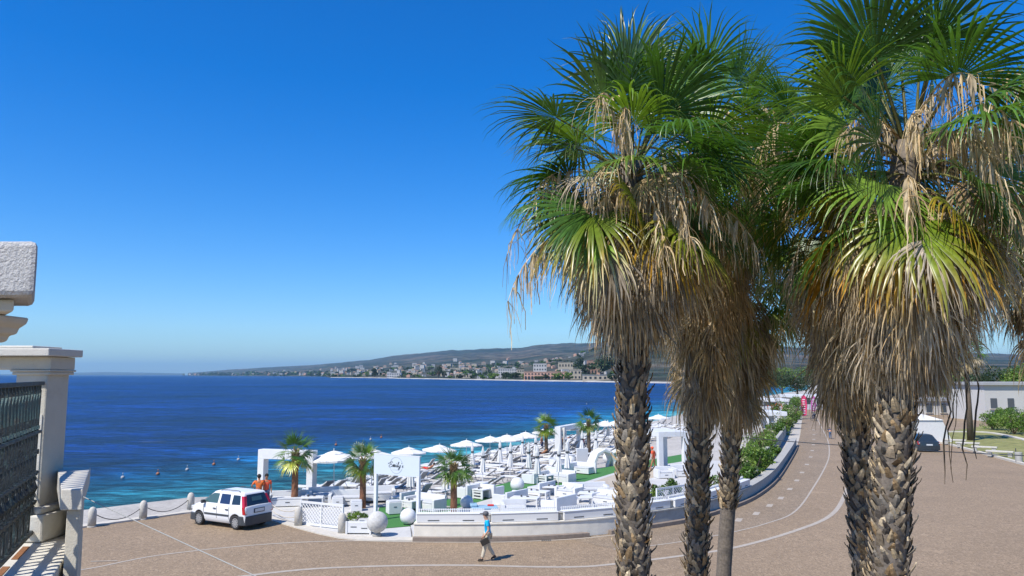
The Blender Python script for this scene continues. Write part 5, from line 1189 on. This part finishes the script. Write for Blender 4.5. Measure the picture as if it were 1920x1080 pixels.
# portals
def portal(label, pa, pb_, w_, h, dp, beam, curtain=None):
    v = pb_ - pa; ln = math.hypot(v.x, v.y); rz = math.atan2(v.y, v.x); t = thing('portal', label, 'portal', (pa.x, pa.y, min(pa.z, pb_.z) - .1), rz, 'white beach portals')
    for x in (0, ln):
        for y_, d2 in (((0, dp),) if dp < 1 else ((-dp / 2 + .17, .34), (dp / 2 - .17, .34))): b = MB(); b.box((x, y_, (h - beam) / 2), (w_, d2, h - beam - .002)); b.build('post', M['white'], t, bevel=.01)
    b = MB(); b.box((ln / 2, 0, h - beam / 2), (ln + w_, dp, beam)); b.build('beam', M['white'], t, bevel=.01)
    if curtain:
        for x in curtain:
            b = MB(); n = 24; vs = []; fs = []
            for i, z in enumerate([h - beam * .2, h - beam * .9, h * .55, h * .45, h * .2, .1]):
                r_ = [.16, .2, .11, .08, .15, .17][i]
                for k in range(n): a = 2 * math.pi * k / n; q_ = r_ * (1 if k % 2 else .72); vs.append((x + q_ * math.cos(a) * 1.2, -dp / 2 - .2 + q_ * math.sin(a), z))
            for i in range(5):
                for k in range(n): fs.append((i * n + k, i * n + (k + 1) % n, (i + 1) * n + (k + 1) % n, (i + 1) * n + k))
            b.add(vs, fs); b.build('curtain', M['fabric_white'], t, smooth=True)
    return t
pa = hit(491, 934); pbb = hit(583, 939); portal('near white portal frame behind the parked car, open to the sea', pa, pbb, .36, D(491, 842, pa.y).z - pa.z + .1, .5, .50, curtain=[2.25])
pa = hit(1047, 852); pbb = hit(1087, 841); portal('far white portal frame among the loungers', pa, pbb, .40, 2.75, .6, .45, curtain=[.3])
pa = hit(1224, 879); pbb = hit(1262, 889); portal('white portal frame seen between the left two palm trunks', pa, pbb, .34, D(1262, 809, pbb.y).z - pbb.z + .1, 2.2, .34, curtain=[1.1])
for lb, x, y in [('white armchair beside the portal between the left two palm trunks', 1246, 896), ('white armchair right of the portal between the palm trunks', 1278, 893)]: sofa(lb, GP(x, y), R(10), .8, .75)
# name board
pl_ = G(703, 976, 0.0); pr_ = G(783, 986, 0.0); v = pr_ - pl_; ln = v.length; rz = math.atan2(v.y, v.x); H_ = 3.0
t = thing('name_board', 'white name board reading Emily\'s in script, raised on two white posts', 'sign', pl_, rz)
for x in (0, ln): b = MB(); b.box((x, .03, H_ * .36), (.15, .14, H_ * .72)); b.build('post', M['white'], t, bevel=.008)
b = MB(); b.box((ln / 2, 0, H_ - .46), (ln + .18, .08, .90)); pn = b.build('panel', M['sign_white'], t, bevel=.006)
b = MB(); b.box((ln / 2, .02, H_ - .005), (ln + .22, .13, .03)); b.build('top_strip', M['white'], t)
def stroke(b, pts, wd, close=False):
    P = smooth_line([Vector(q_) for q_ in pts], 6); n = len(P); vs = []
    for i, p in enumerate(P):
        a = P[max(i - 1, 0)]; c = P[min(i + 1, n - 1)]; d = (c - a); d = d.normalized() if d.length > 1e-6 else Vector((1, 0)); nn = Vector((-d.y, d.x)) * wd * (.6 + .6 * abs(d.y))
        vs += [(p.x - nn.x, -.046, p.y - nn.y), (p.x + nn.x, -.046, p.y + nn.y)]
    b.add(vs, [(2 * i, 2 * i + 1, 2 * i + 3, 2 * i + 2) for i in range(n - 1)])
cx, cz = ln / 2, H_ - .46
def S2(pts, ox): return [(cx + (ox + x + y * .25) * .30, cz + y * .30 - .03) for x, y in pts]
b = MB()
for ox, ps_ in [(-1.62, [(.0, .42), (.05, .3), (.2, .36), (.3, .5)]), (-1.30, [(.55, .45), (.35, .62), (.12, .5), (.2, .3), (.4, .24), (.1, .16), (-.08, -.05), (.1, -.22), (.4, -.12), (.55, .05)]),
                (-.72, [(0, .0), (.08, .22), (.1, -.15), (.2, .18), (.28, .2), (.28, -.15), (.38, .18), (.46, .2), (.46, -.15), (.58, -.02)]), (-.12, [(0, 0), (.1, .2), (.1, -.1), (.2, -.14), (.3, 0)]),
                (.16, [(0, 0), (.2, .45), (.22, .62), (.12, .55), (.1, .1), (.12, -.12), (.22, -.12), (.34, .05)]), (.50, [(0, .2), (.02, -.05), (.12, -.14), (.24, .02), (.28, .2), (.26, -.2), (.14, -.5), (0, -.48), (.05, -.3), (.35, -.05)]),
                (.98, [(0, .52), (-.03, .36)]), (1.12, [(0, -.02), (.16, .2), (.1, .08), (.22, -.05), (.12, -.16), (.0, -.1)])]:
    stroke(b, S2(ps_, ox), .013)
b.ball((cx + (-.12 + .14) * .30, -.046, cz + .09), .014, 8, 6, sc=(1, .15, 1)); b.build('lettering', M['sign_ink'], pn)
b = MB(); 
for a0, a1 in ((18, 162), (205, 335)): stroke(b, [(cx + .36 * math.cos(R(a)), cz + .36 * math.sin(R(a))) for a in np.linspace(a0, a1, 12)], .008)
stroke(b, [(cx - .2, cz - .2), (cx, cz - .2), (cx + .2, cz - .2)], .006); b.build('emblem_ring', M['sign_grey'], pn)
# lattice fence
def lattice(label, p0, p1, h, n_pan, name='lattice_fence'):
    v = p1 - p0; ln = math.hypot(v.x, v.y); t = thing(name, label, 'fence', p0, math.atan2(v.y, v.x), 'white lattice fences')
    for k in range(n_pan + 1): b = MB(); b.box((ln * k / n_pan, 0, h / 2), (.07, .07, h)); b.build('post', M['white'], t, bevel=.005)
    for k in range(n_pan):
        a, c = ln * k / n_pan + .035, ln * (k + 1) / n_pan - .035; b = MB(); b.box(((a + c) / 2, 0, h - .05), (c - a, .05, .10)); b.box(((a + c) / 2, 0, .08), (c - a, .05, .10)); w_ = c - a; hh = h - .25; st = .17; i = -int(hh / st) - 1
        zb = .13
        def clip(x0, s):
            pts = []
            xa, xb = max(a, min(c, x0)), max(a, min(c, x0 + s * hh)); 
            lo, hi = sorted((xa, xb));
            if hi - lo < .02: return
            za = zb + abs(xa - x0); zc = zb + abs(xb - x0); b.tube([(xa, .012 * s, za), (xb, .012 * s, zc)], 0.017, 4)
        x = a - hh
        while x < c + hh: clip(x, 1); clip(x, -1); x += st
        b.build('lattice_panel', M['white'], t)
    return t
lattice('white lattice fence of two panels between the two bollards at the entrance', G(563, 984, .02), G(642, 993, .02), 1.05, 2)
def bush(label, p, w_, h, cols=MIDG, n=1200, size=.07, group=None, cat='shrub', stem=True, rot=0, extra=None):
    t = thing('shrub', label, cat, p, rot, group); b = MB()
    for k in range(5): a = k * 1.3; b.tube([(0, 0, 0), (w_ * .15 * math.cos(a), w_ * .15 * math.sin(a), h * .4), (w_ * .3 * math.cos(a), w_ * .3 * math.sin(a), h * .75)], [.03 * h, .02 * h, .008 * h], 5)
    b.build('stems', M['boots_plain'], t); Lv = Leaves(); leaf_cloud(Lv, (0, 0, h * .52), (w_ / 2, w_ / 2, h * .52), n, size, cols, clumps=max(8, int(n / 110)))
    if extra: leaf_cloud(Lv, (0, 0, h * .6), (w_ / 2 * 1.04, w_ / 2 * 1.04, h * .5), int(n * .12), size * .9, extra)
    Lv.build('foliage', M['shrub'], t); return t
rnp = np.random.default_rng(5)
lattice('white lattice fence by the wall between the left two palm trunks', G(1232, 952, .02), G(1292, 942, .02), .95, 2)
for lb, x, y, w_, h in [('leafy shrub behind the lattice fence right of the left palm trunk', 1232, 948, 1.0, 1.2), ('second leafy shrub behind the lattice fence, left of the middle trunk', 1262, 943, 1.2, 1.25), ('low shrub on the deck behind the middle palm trunk', 1340, 930, 1.3, 1.1)]: bush(lb, G(x, y - 3, 0), w_, h, size=.06)
t = thing('wooden_planter', 'white boarded planter box full of green plants right of the lattice fence', 'planter', G(674, 1000, .02), R(-3)); b = MB(); b.box((0, 0, .27), (1.02, .44, .44)); b.build('box', M['white'], t, bevel=.01)
for sx in (-.5, .5):
    for sy in (-.2, .2): b = MB(); b.box((sx, sy, .26), (.08, .08, .52)); b.build('leg', M['white'], t, bevel=.005)
b = MB(); b.box((-.2, -.225, .3), (.25, .01, .03)); b.box((.25, -.225, .25), (.25, .01, .03)); b.build('slot', M['dark_grey'], t)
bush('leafy green plant growing in the white boarded planter', G(669, 998, .02) + Vector((0, .05, .48)), .95, .45, n=600, size=.05)
# bollards, chains and ropes
def bollard(label, x, y, i):
    p = G(x, y, .0); t = thing('bollard', label, 'bollard', p, 0, 'stone bollards at the quay edge'); b = MB(); b.lathe([(.17, 0), (.17, .55), (.165, .66), (.14, .76), (.09, .83), (.02, .86)], n=20); b.build('stone_post', M['stone'], t, smooth=True); b = MB(); b.lathe([(.19, 0.0), (.19, .04), (.17, .05)], n=20); b.build('foot', M['stone'], t); return p
BL = [bollard('stone bollard half hidden by the white building corner at the quay', 172, 988, 0), bollard('stone bollard alone on the quay edge left of the car', 268, 974, 1), bollard('stone bollard just in front of the parked car\'s bonnet', 357, 957, 2), bollard('stone bollard between the car and the lattice fence', 559, 987, 3), bollard('stone bollard in front of the right end of the lattice fence', 641, 1001, 4), bollard('stone bollard hidden mostly behind the lattice fence end', 650, 998, 5)]
def hang(name, label, cat, a, b_, sag, m_, r_=.018, n=16):
    pts = [a.lerp(b_, i / n) - Vector((0, 0, sag * (1 - (2 * i / n - 1) ** 2))) for i in range(n + 1)]; w = MB(); w.tube(pts, r_, 6); return tag(w.build(name, M[m_], smooth=True), label, cat)
up = Vector((0, 0, .62)); hang('chain', 'thin dark chain hanging from the quay bollards left of the car', 'chain', BL[0] + up, BL[1] + up, .45, 'chain'); hang('chain', 'thin dark chain hanging between the lone bollard and the car', 'chain', BL[1] + up, BL[2] + up, .45, 'chain')
e0 = G(498, 968, .02); b = MB(); b.lathe([(.12, 0), (.12, .02), (.03, .04), (.03, .85), (.05, .88), (.02, .92)], n=12); o = b.build('rope_post', M['white']); o.location = e0; tag(o, 'slim white rope post behind the parked car', 'post')
hang('rope', 'upper rope swagged between the car and the bollard by the lattice fence', 'rope', e0 + Vector((0, 0, .8)), BL[3] + Vector((0, 0, .75)), .30, 'rope', .022); hang('rope', 'lower rope swagged between the car and the bollard by the lattice fence', 'rope', e0 + Vector((0, 0, .5)), BL[3] + Vector((0, 0, .45)), .25, 'rope', .022)
# hedge of separate shrubs along the wall
rnp = np.random.default_rng(8)
HD = [(1393, 915, 2.2, 1.9), (1412, 902, 2.4, 2.1), (1432, 886, 2.2, 1.8), (1398, 893, 2.6, 2.2), (1420, 870, 2.4, 2.2), (1440, 858, 2.2, 2.0), (1440, 835, 2.3, 1.6), (1455, 824, 2.4, 1.9), (1468, 815, 2.6, 2.2), (1478, 803, 3.0, 2.4), (1484, 794, 3.2, 2.8), (1489, 786, 3.4, 3.2), (1492, 780, 3.4, 3.4)]
for i, (x, y, w_, h) in enumerate(HD): bush('%s bright green shrub of the hedge along the cycle path, counted from the near end' % ORD[i], G(x, y, 0), w_, h, n=1500, size=.10, group='shrubs of the hedge along the cycle path', cols=MIDG, extra=[(.14, .20, .05)] if i % 3 else [(.5, .45, .3)])
bush('shrub covered in orange and red flowers behind the white terrace', G(1462, 779, 0), 4.2, 2.2, n=900, size=.13, extra=[(.8, .12, .02), (.75, .05, .02), (.7, .2, .05)])
# white pavilions and flags beyond
def pavilion(label, x0, x1, yb, yt, dp, roof=.5, openf=True, name='pavilion', wall='white'):
    a, c = G(x0, yb), G(x1, yb); w_ = c.x - a.x; h = D(x0, yt, a.y).z; t = thing(name, label, 'pavilion', ((a.x + c.x) / 2, a.y + dp / 2, 0))
    b = MB(); b.box((0, 0, h - roof / 2), (w_ + .5, dp + .5, roof)); b.build('roof', M[wall], t, bevel=.03); b = MB(); b.box((0, dp / 2 - .1, (h - roof) / 2), (w_, .12, h - roof)); b.build('back_wall', M[wall], t)
    n = max(2, int(w_ / 3))
    for k in range(n + 1):
        for sy in ((-1, 1) if False else (-1,)): b = MB(); b.box((-w_ / 2 + w_ * k / n, sy * dp / 2, (h - roof) / 2), (.22, .22, h - roof)); b.build('post', M[wall], t)
    b = MB(); b.box((0, -dp / 2 + .3, .5), (w_ * .8, .3, 1.0)); b.build('counter', M['cushion_grey'], t); return t
pavilion('white flat-roofed beach bar behind the flowering shrub', 1385, 1478, 772, 748, 6)
pavilion('white pavilion with tented roof at the far end of the cycle path', 1490, 1570, 768, 741, 7)
pavilion('white terrace shelter behind the hedge, left of the path', 1440, 1472, 806, 772, 4)
for lb, x, m_, yt, yb in [('pink feather flag on a pole beside the cycle path', 1503, 'pink', 739, 786), ('purple-pink feather flag farther down the cycle path', 1521, 'purple', 741, 776)]:
    p = G(x, yb); h = D(x, yt, p.y).z; t = thing('feather_flag', lb, 'flag', p); b = MB(); b.tube([(0, 0, 0), (0, 0, h * .75), (.1, 0, h * .92), (.5, 0, h)], .03, 6); b.build('pole', M['far_grey'], t)
    b = MB(); pr = [(.04, h * .12), (.75, h * .16), (.9, h * .5), (.85, h * .85), (.5, h * .985), (.12, h * .9), (.04, h * .7)]; b.plate([(x_, 0, z_) for x_, z_ in pr], .02); f = b.build('banner', M[m_], t)
    b = MB(); 
    for k in range(7): b.box((.42, -.035, h * (.24 + k * .09)), (.38, .012, h * .035), 0)
    b.build('lettering', M['cloth_white'], f)

b = MB(); 
for k in range(5): b.box((-.16 + k * .08, 0, .008), (.03, .30, .012))
b.box((0, .155, .008), (.40, .02, .014)); b.box((0, -.155, .008), (.40, .02, .014))
o = b.build('drain_grate', M['dark_grey']); o.location = G(1024, 1013, 0.003); tag(o, 'small dark drain grate in the paving at the foot of the brown kerb', 'drain')

# ------------------------------------------------------------------ garden on the right
M['grass'] = mat('dry_lawn', (0.20, 0.20, 0.06), 0.95, 0.35, 1.2, 0.4, 20, world=True, dirt=(0.30, 0.25, 0.11), dscale=.4)
kp = L([(1690, 824), (1740, 827), (1772, 832), (1811, 842), (1860, 855), (1920, 871), (2000, 893), (2150, 935)], 5)
b = MB(); b.prism([(p.x, p.y) for p in kp] + [(70, 50), (130, 120), (90, 125), (60, 100)], -.02, .10); tag(b.build('lawn', M['grass'], tri=True), kind='structure')
b = MB(); strip(kp, -.02, .28, -.01, .16, b); tag(b.build('garden_kerb', M['kerb_pale'], bevel=.01), kind='structure')
b = MB(); strip(L([(1772, 812), (1800, 812), (1850, 813), (1900, 822), (1960, 838)], 5), -.3, .3, .05, .2, b); tag(b.build('garden_path', M['kerb_pale']), kind='structure')
for i, (x, y, rz) in enumerate([(1790, 833, -40), (1815, 839, -42), (1846, 847, -44), (1875, 856, -46)]):
    p = G(x, y, .10); t = thing('stone_bench', '%s low backless stone bench from the left along the garden kerb' % ORD[i], 'bench', p, R(rz + 8), 'stone benches along the garden'); w = MB(); w.box((0, 0, .40), (1.9, .5, .12)); w.build('seat', M['stone'], t, bevel=.02)
    for s in (-.7, .7): w = MB(); w.box((s, 0, .17), (.3, .4, .34)); w.build('leg', M['concrete'], t, bevel=.01)
rnp = np.random.default_rng(21)
for lb, x, y, w_, h in [('round dark green shrub on the lawn, left of two', 1862, 806, 3.4, 2.4), ('broad green shrub on the lawn at the right edge, in front of the white house', 1902, 814, 4.6, 2.8), ('small green shrub at the foot of the white house', 1885, 798, 3.0, 2.4), ('clipped green shrub at the far right edge of the lawn', 1945, 818, 4, 3)]: bush(lb, G(x, y, .08), w_, h, n=2200, size=.11, cols=MIDG)
# bare palm trunk in the garden
t = thing('palm_tree', 'slim grey palm standing in the garden right of the white marquee', 'palm tree', G(1820, 826, .08)); b = MB(); b.tube([(0, 0, -.1), (.05, 0, 4), (0, .05, 9.2)], [.32, .25, .22], 14); b.build('trunk', M['boots_plain'], t, smooth=True)
Lv = Leaves(); rnp = np.random.default_rng(77)
for i in range(34):
    tt = i / 34; frond(Lv, (0, 0, 9.1 - tt), sph(i * 2.4, R(75 - 125 * tt)), 1.2, 1.3, nseg=24, sag=.8 + tt, col=GREEN[i % 4] if tt < .6 else TAN[i % 4])
Lv.build('crown', M['leaf'], t)
# litter bin
t = thing('litter_bin', 'grey cylindrical litter bin at the right edge by the garden kerb', 'bin', G(1911, 869)); b = MB(); b.lathe([(.20, .12), (.24, .15), (.25, .8), (.23, .84), (.20, .84), (.19, .5)], n=20); b.build('bucket', M['concrete'], t, smooth=False); b = MB(); b.tube([(0, 0, 0), (0, 0, .3)], .05, 8); b.tube([(0, .3, 0), (0, .3, 1.1)], .03, 8); b.build('stand', M['dark_grey'], t)
# white marquee
a, c = G(1722, 831), G(1774, 829); w_ = c.x - a.x; h = D(1750, 777, a.y).z; t = thing('marquee', 'plain white marquee behind the dark parked car', 'tent', (a.x, a.y + 2, 0)); b = MB()
b.add([(-1.5, -2, 0), (w_, -2, 0), (w_ - .9, -2, h * .8), (-1.5, -2, h * .8), (-1.5, 3, 0), (w_, 3, 0), (w_ - .9, 3, h * .8), (-1.5, 3, h * .8)], [(0, 1, 2, 3), (5, 4, 7, 6), (1, 5, 6, 2), (4, 0, 3, 7)]); b.build('walls', M['fabric_white'], t)
b = MB(); b.add([(-1.6, -2.1, h * .8), (w_ - .8, -2.1, h * .8), (w_ - .8, 3.1, h * .8), (-1.6, 3.1, h * .8), (w_ / 2 - 1, .5, h * 1.08)], [(0, 1, 4), (1, 2, 4), (2, 3, 4), (3, 0, 4), (3, 2, 1, 0)]); b.build('roof', M['fabric_white'], t)
M['far_pane'] = glassmat('grey_pane', (0.07, 0.085, 0.10))
def house(label, x0, x1, yb, yt, dp, d_, rows, cols, m_='far_white', gable=False):
    xa, xb = (x0 - 960) / F * d_, (x1 - 960) / F * d_; h = D(x0, yt, d_).z; w_ = xb - xa; t = thing('building', label, 'building', ((xa + xb) / 2, d_ + dp / 2, 0)); b = MB(); b.box((0, 0, h / 2), (w_, dp, h)); b.build('wall', M[m_], t)
    b = MB(); b.box((0, 0, h + .2), (w_ + .8, dp + .8, .4)); b.build('roof', M['far_grey'], t)
    for r_ in range(rows):
        for c_ in range(cols):
            x = -w_ / 2 + w_ * (c_ + .5) / cols; z = h / rows * (r_ + .5); b = MB(); b.box((x, -dp / 2 - .02, z), (.9, .12, 1.4)); wd_ = b.build('window', M['far_pane'], t); b = MB(); b.box((x, -dp / 2 - .1, z - .82), (1.25, .2, .1)); b.build('sill', M['kerb_pale'], wd_)
    return t
house('long white flat-roofed house beyond the garden at the right edge', 1838, 2060, 795, 722, 9, 112, 1, 7)
house('white one-storey house behind the marquee', 1640, 1800, 790, 752, 8, 130, 1, 6)
# trees behind
rnp = np.random.default_rng(31)
def tree(label, x, d_, w_, h, cols, group='trees beyond the promenade'):
    t = thing('tree', label, 'tree', ((x - 960) / F * d_, d_, 0), 0, group); b = MB(); b.tube([(0, 0, -.3), (.1, 0, h * .3), (0, .1, h * .6)], [.35, .28, .12], 8)
    for k in range(5): a = k * 1.26; b.tube([(0, 0, h * .28), (w_ * .18 * math.cos(a), w_ * .18 * math.sin(a), h * .5), (w_ * .34 * math.cos(a), w_ * .34 * math.sin(a), h * .72)], [.16, .1, .04], 6)
    b.build('trunk', M['boots_plain'], t); Lv = Leaves(); leaf_cloud(Lv, (0, 0, h * .62), (w_ / 2, w_ / 2, h * .40), 2600, .26, cols, clumps=26); Lv.build('crown', M['shrub'], t)
for i, (x, d_, w_, h, c_) in enumerate([(1372, 240, 14, 8, MIDG), (1412, 250, 13, 9, MIDG), (1436, 215, 12, 9, DKG), (1462, 260, 15, 10, MIDG), (1490, 230, 12, 8, DKG), (1530, 270, 16, 11, MIDG), (1575, 240, 13, 10, DKG), (1640, 190, 12, 9, MIDG), (1700, 170, 12, 9, DKG), (1775, 160, 12, 8, MIDG), (1835, 150, 10, 8, DKG), (1905, 150, 12, 9, MIDG)]):
    tree('%s %s tree from the left behind the promenade, mostly screened by the palm skirts' % (ORD[i], 'dark green' if c_ is DKG else 'mid green'), x, d_, w_, h, c_)
# cable slung across behind the palms
a = D(1398, 821, 17.6); c = D(2000, 858, 12.0); hang('cable', 'thin pale cable slung behind the palm trunks over the path to the right edge', 'cable', a, c, .03, 'wire', .009)
# long dry stems hanging from the nearest palm
St = Leaves(); rnp = np.random.default_rng(3)
for x0, x1, y1 in [(1768, 1772, 912), (1790, 1786, 906), (1778, 1782, 880), (1800, 1812, 897), (1822, 1830, 858)]:
    pa_ = D(x0 + 8, 690, 10.3); pb_ = D(x1, y1, 10.1); pts = [np.array(pa_.lerp(pb_, k / 8)) + rnp.normal(0, .012, 3) + np.array([math.sin(k * .8) * .03, 0, 0]) for k in range(9)]; ribbon(St, pts, [.008, .009, .010, .011, .012, .012, .010, .007, .003], (.10, .075, .05)); 
    ribbon(St, [p + .006 for p in pts], [.006] * 9, (.12, .09, .06), n=np.array([1.0, 0, 0]))
pr = [o for o in bpy.data.objects if o.name.startswith('fan_palm') and 'nearest' in o.get('label', '')][0]
o = St.build('hanging_stems', M['dry'], None); o.parent = pr; o.matrix_parent_inverse = Matrix.Translation(-pr.location)

# ------------------------------------------------------------------ terrace building on the left
K_ = -0.42
def line_x(y, off): return -3.64 + K_ * (y - 6.0) + off
dirv = Vector((K_, 1, 0)).normalized(); angF = math.atan2(dirv.y, dirv.x)
t = thing('terrace_building', 'cream rendered terrace corner with pillar, coping and ledge at the left edge', 'building', (-4.2, 6.2, 0))
def part(name, m_, f, bevel=.012, parent=t, smooth=False, tri=False):
    b = MB(); f(b); b.M = Matrix.Identity(4); o = b.build(name, M[m_], parent, bevel=bevel, smooth=smooth, tri=tri)
    if parent is t: o.matrix_parent_inverse = Matrix.Translation(-t.location)
    return o
def quadprism(b, y0, y1, o0, o1, z0, z1): b.prism([(line_x(y0, o0), y0), (line_x(y0, o1), y0), (line_x(y1, o1), y1), (line_x(y1, o0), y1)], z0, z1)
# pillar shaft with base mouldings
px0, px1, py0, py1 = -3.90, -3.65, 6.12, 6.42
part('pillar', 'cream', lambda b: b.box(((px0 + px1) / 2, (py0 + py1) / 2, 6.1), (px1 - px0, py1 - py0, 1.06)))
part('pillar_panel', 'whitewash', lambda b: b.box(((px0 + px1) / 2 + .03, py0 - .003, 5.98), (.15, .008, .62)), 0)
part('pillar_base', 'whitewash', lambda b: (b.box((-3.735, 6.23, 5.44), (.36, .42, .20)), b.box((-3.745, 6.235, 5.565), (.31, .37, .05))), .015)
part('pillar_capital', 'cream', lambda b: (b.box((-3.772, 6.27, 6.612), (.30, .34, .025)), b.box((-3.772, 6.27, 6.633), (.32, .37, .016))), .01)
part('beam', 'cream', lambda b: b.box((-4.70, 6.27, 6.692), (2.16, .34, .10)), .006)
part('coping', 'whitewash', lambda b: (b.box((-4.725, 6.23, 6.775), (2.30, .48, .06)), b.box((-4.82, 6.25, 6.817), (2.16, .40, .022))), .008)
part('ledge', 'whitewash', lambda b: quadprism(b, 2.4, 6.55, -.30, .34, 5.16, 5.335), .01)
part('ledge_stain', 'rust', lambda b: (quadprism(b, 4.7, 5.3, -.03, .02, 5.336, 5.339), quadprism(b, 5.5, 5.9, -.02, .03, 5.336, 5.339)), 0)
part('outer_wall', 'cream', lambda b: quadprism(b, 2.4, 6.9, -.9, .30, 0.0, 5.157), .01)
def cap(b):
    pts = [(-3.02, 5.3), (-2.875, 5.3), (-3.50, 6.55), (-3.78, 6.55)]
    b.prism(pts, 5.70, 5.84)
part('side_cap', 'whitewash', cap, .008)
part('side_wall', 'cream', lambda b: b.prism([(-2.99, 5.33), (-2.895, 5.33), (-3.52, 6.52), (-3.64, 6.52)], 0.0, 5.697), .006)
part('upper_block', 'rough_stucco', lambda b: b.prism([(-2.75, 3.0), (-1.863, 3.0), (-2.14, 3.45), (-2.75, 3.45)], 6.905, 7.125), .022)
part('bracket', 'cream', lambda b: b.prism([(-2.75, 3.08), (-1.99, 3.08), (-2.26, 3.42), (-2.75, 3.42)], 6.85, 6.902), .01)
def scroll(b):
    prof = [(-2.7, 6.848), (-2.11, 6.848), (-2.12, 6.82), (-2.15, 6.80), (-2.16, 6.775), (-2.19, 6.77), (-2.20, 6.745), (-2.22, 6.74), (-2.7, 6.74)]
    b.add([(x, 3.14, z) for x, z in prof] + [(x, 3.38, z) for x, z in prof], [tuple(range(9)), tuple(reversed(range(9, 18)))] + [(i, (i + 1) % 9, 9 + (i + 1) % 9, 9 + i) for i in range(9)])
part('scroll', 'cream', scroll, .01)
part('near_pillar', 'cream', lambda b: b.box((-2.42, 3.24, 6.02), (.30, .22, 1.435)), .01)
# iron railing
t2 = thing('iron_railing', 'weathered dark iron railing with greenish pointed plates between the terrace pillars', 'railing', (-3.64, 6.0, 5.335), angF)
Lr0, Lr1 = -3.2, .10
for nm, z, hh in (('top_rail', 1.20, .03), ('upper_rail', .83, .022), ('middle_rail', .52, .022), ('lower_rail', .30, .022), ('bottom_rail', .08, .03)):
    b = MB(); b.box(((Lr0 + Lr1) / 2, 0, z), (Lr1 - Lr0, .045, hh)); b.build(nm, M['iron'], t2, bevel=.004)
s = Lr1 - .06; k = 0
while s > Lr0:
    b = MB(); b.box((s, 0, .64), (.020, .020, 1.10)); 
    for z in (.52, .30, .68): b.box((s, 0, z), (.042, .042, .035))
    b.tube([(s, 0, .36), (s, 0, .41), (s, 0, .46)], [.012, .03, .012], 8)
    b.build('baluster', M['iron'], t2)
    b = MB(); b.add([(s, -.012, .88), (s + .032, 0, 1.06), (s, -.014, 1.15), (s - .032, 0, 1.06), (s, .012, .88), (s, .014, 1.15)], [(0, 1, 2), (0, 2, 3), (4, 5, 1), (4, 3, 5), (0, 4, 1), (2, 1, 5), (3, 2, 5), (0, 3, 4)]); b.box((s, 0, .865), (.04, .03, .025)); b.build('pointed_plate', M['verdigris'], t2)
    if k % 2 == 0:
        for z in (.19, .41):
            b = MB(); b.tube([(s + .055 * 1 + .045 * math.cos(a), 0, z + .075 * math.sin(a)) for a in np.linspace(0, 2 * math.pi, 13)], .008, 5, cap=False); b.build('ring', M['iron'], t2)
    s -= .11; k += 1
# cable from the terrace corner
a = Vector((-2.93, 5.34, 5.80)); c = D(620, 1145, 4.2); hang('cable', 'pale cable running from the terrace corner down over the paving', 'cable', a, c, .0, 'wire', .0032)
# ------------------------------------------------------------------ haze
hz = MB(); hz.box((0, 22000, 343), (100000, 52000, 712.0)); ho = hz.build('haze', M['white']); hm = bpy.data.materials.new('haze_air'); hm.use_nodes = True; n = hm.node_tree; n.nodes.clear()
out = n.nodes.new('ShaderNodeOutputMaterial'); pv = n.nodes.new('ShaderNodeVolumePrincipled'); pv.inputs['Color'].default_value = (0.42, 0.74, 1.0, 1); pv.inputs['Density'].default_value = 3.8e-5; pv.inputs['Anisotropy'].default_value = 0.2
n.links.new(pv.outputs[0], out.inputs['Volume']); ho.data.materials.clear(); ho.data.materials.append(hm); tag(ho, 'thin blue sea haze in the air', 'haze', kind='stuff')
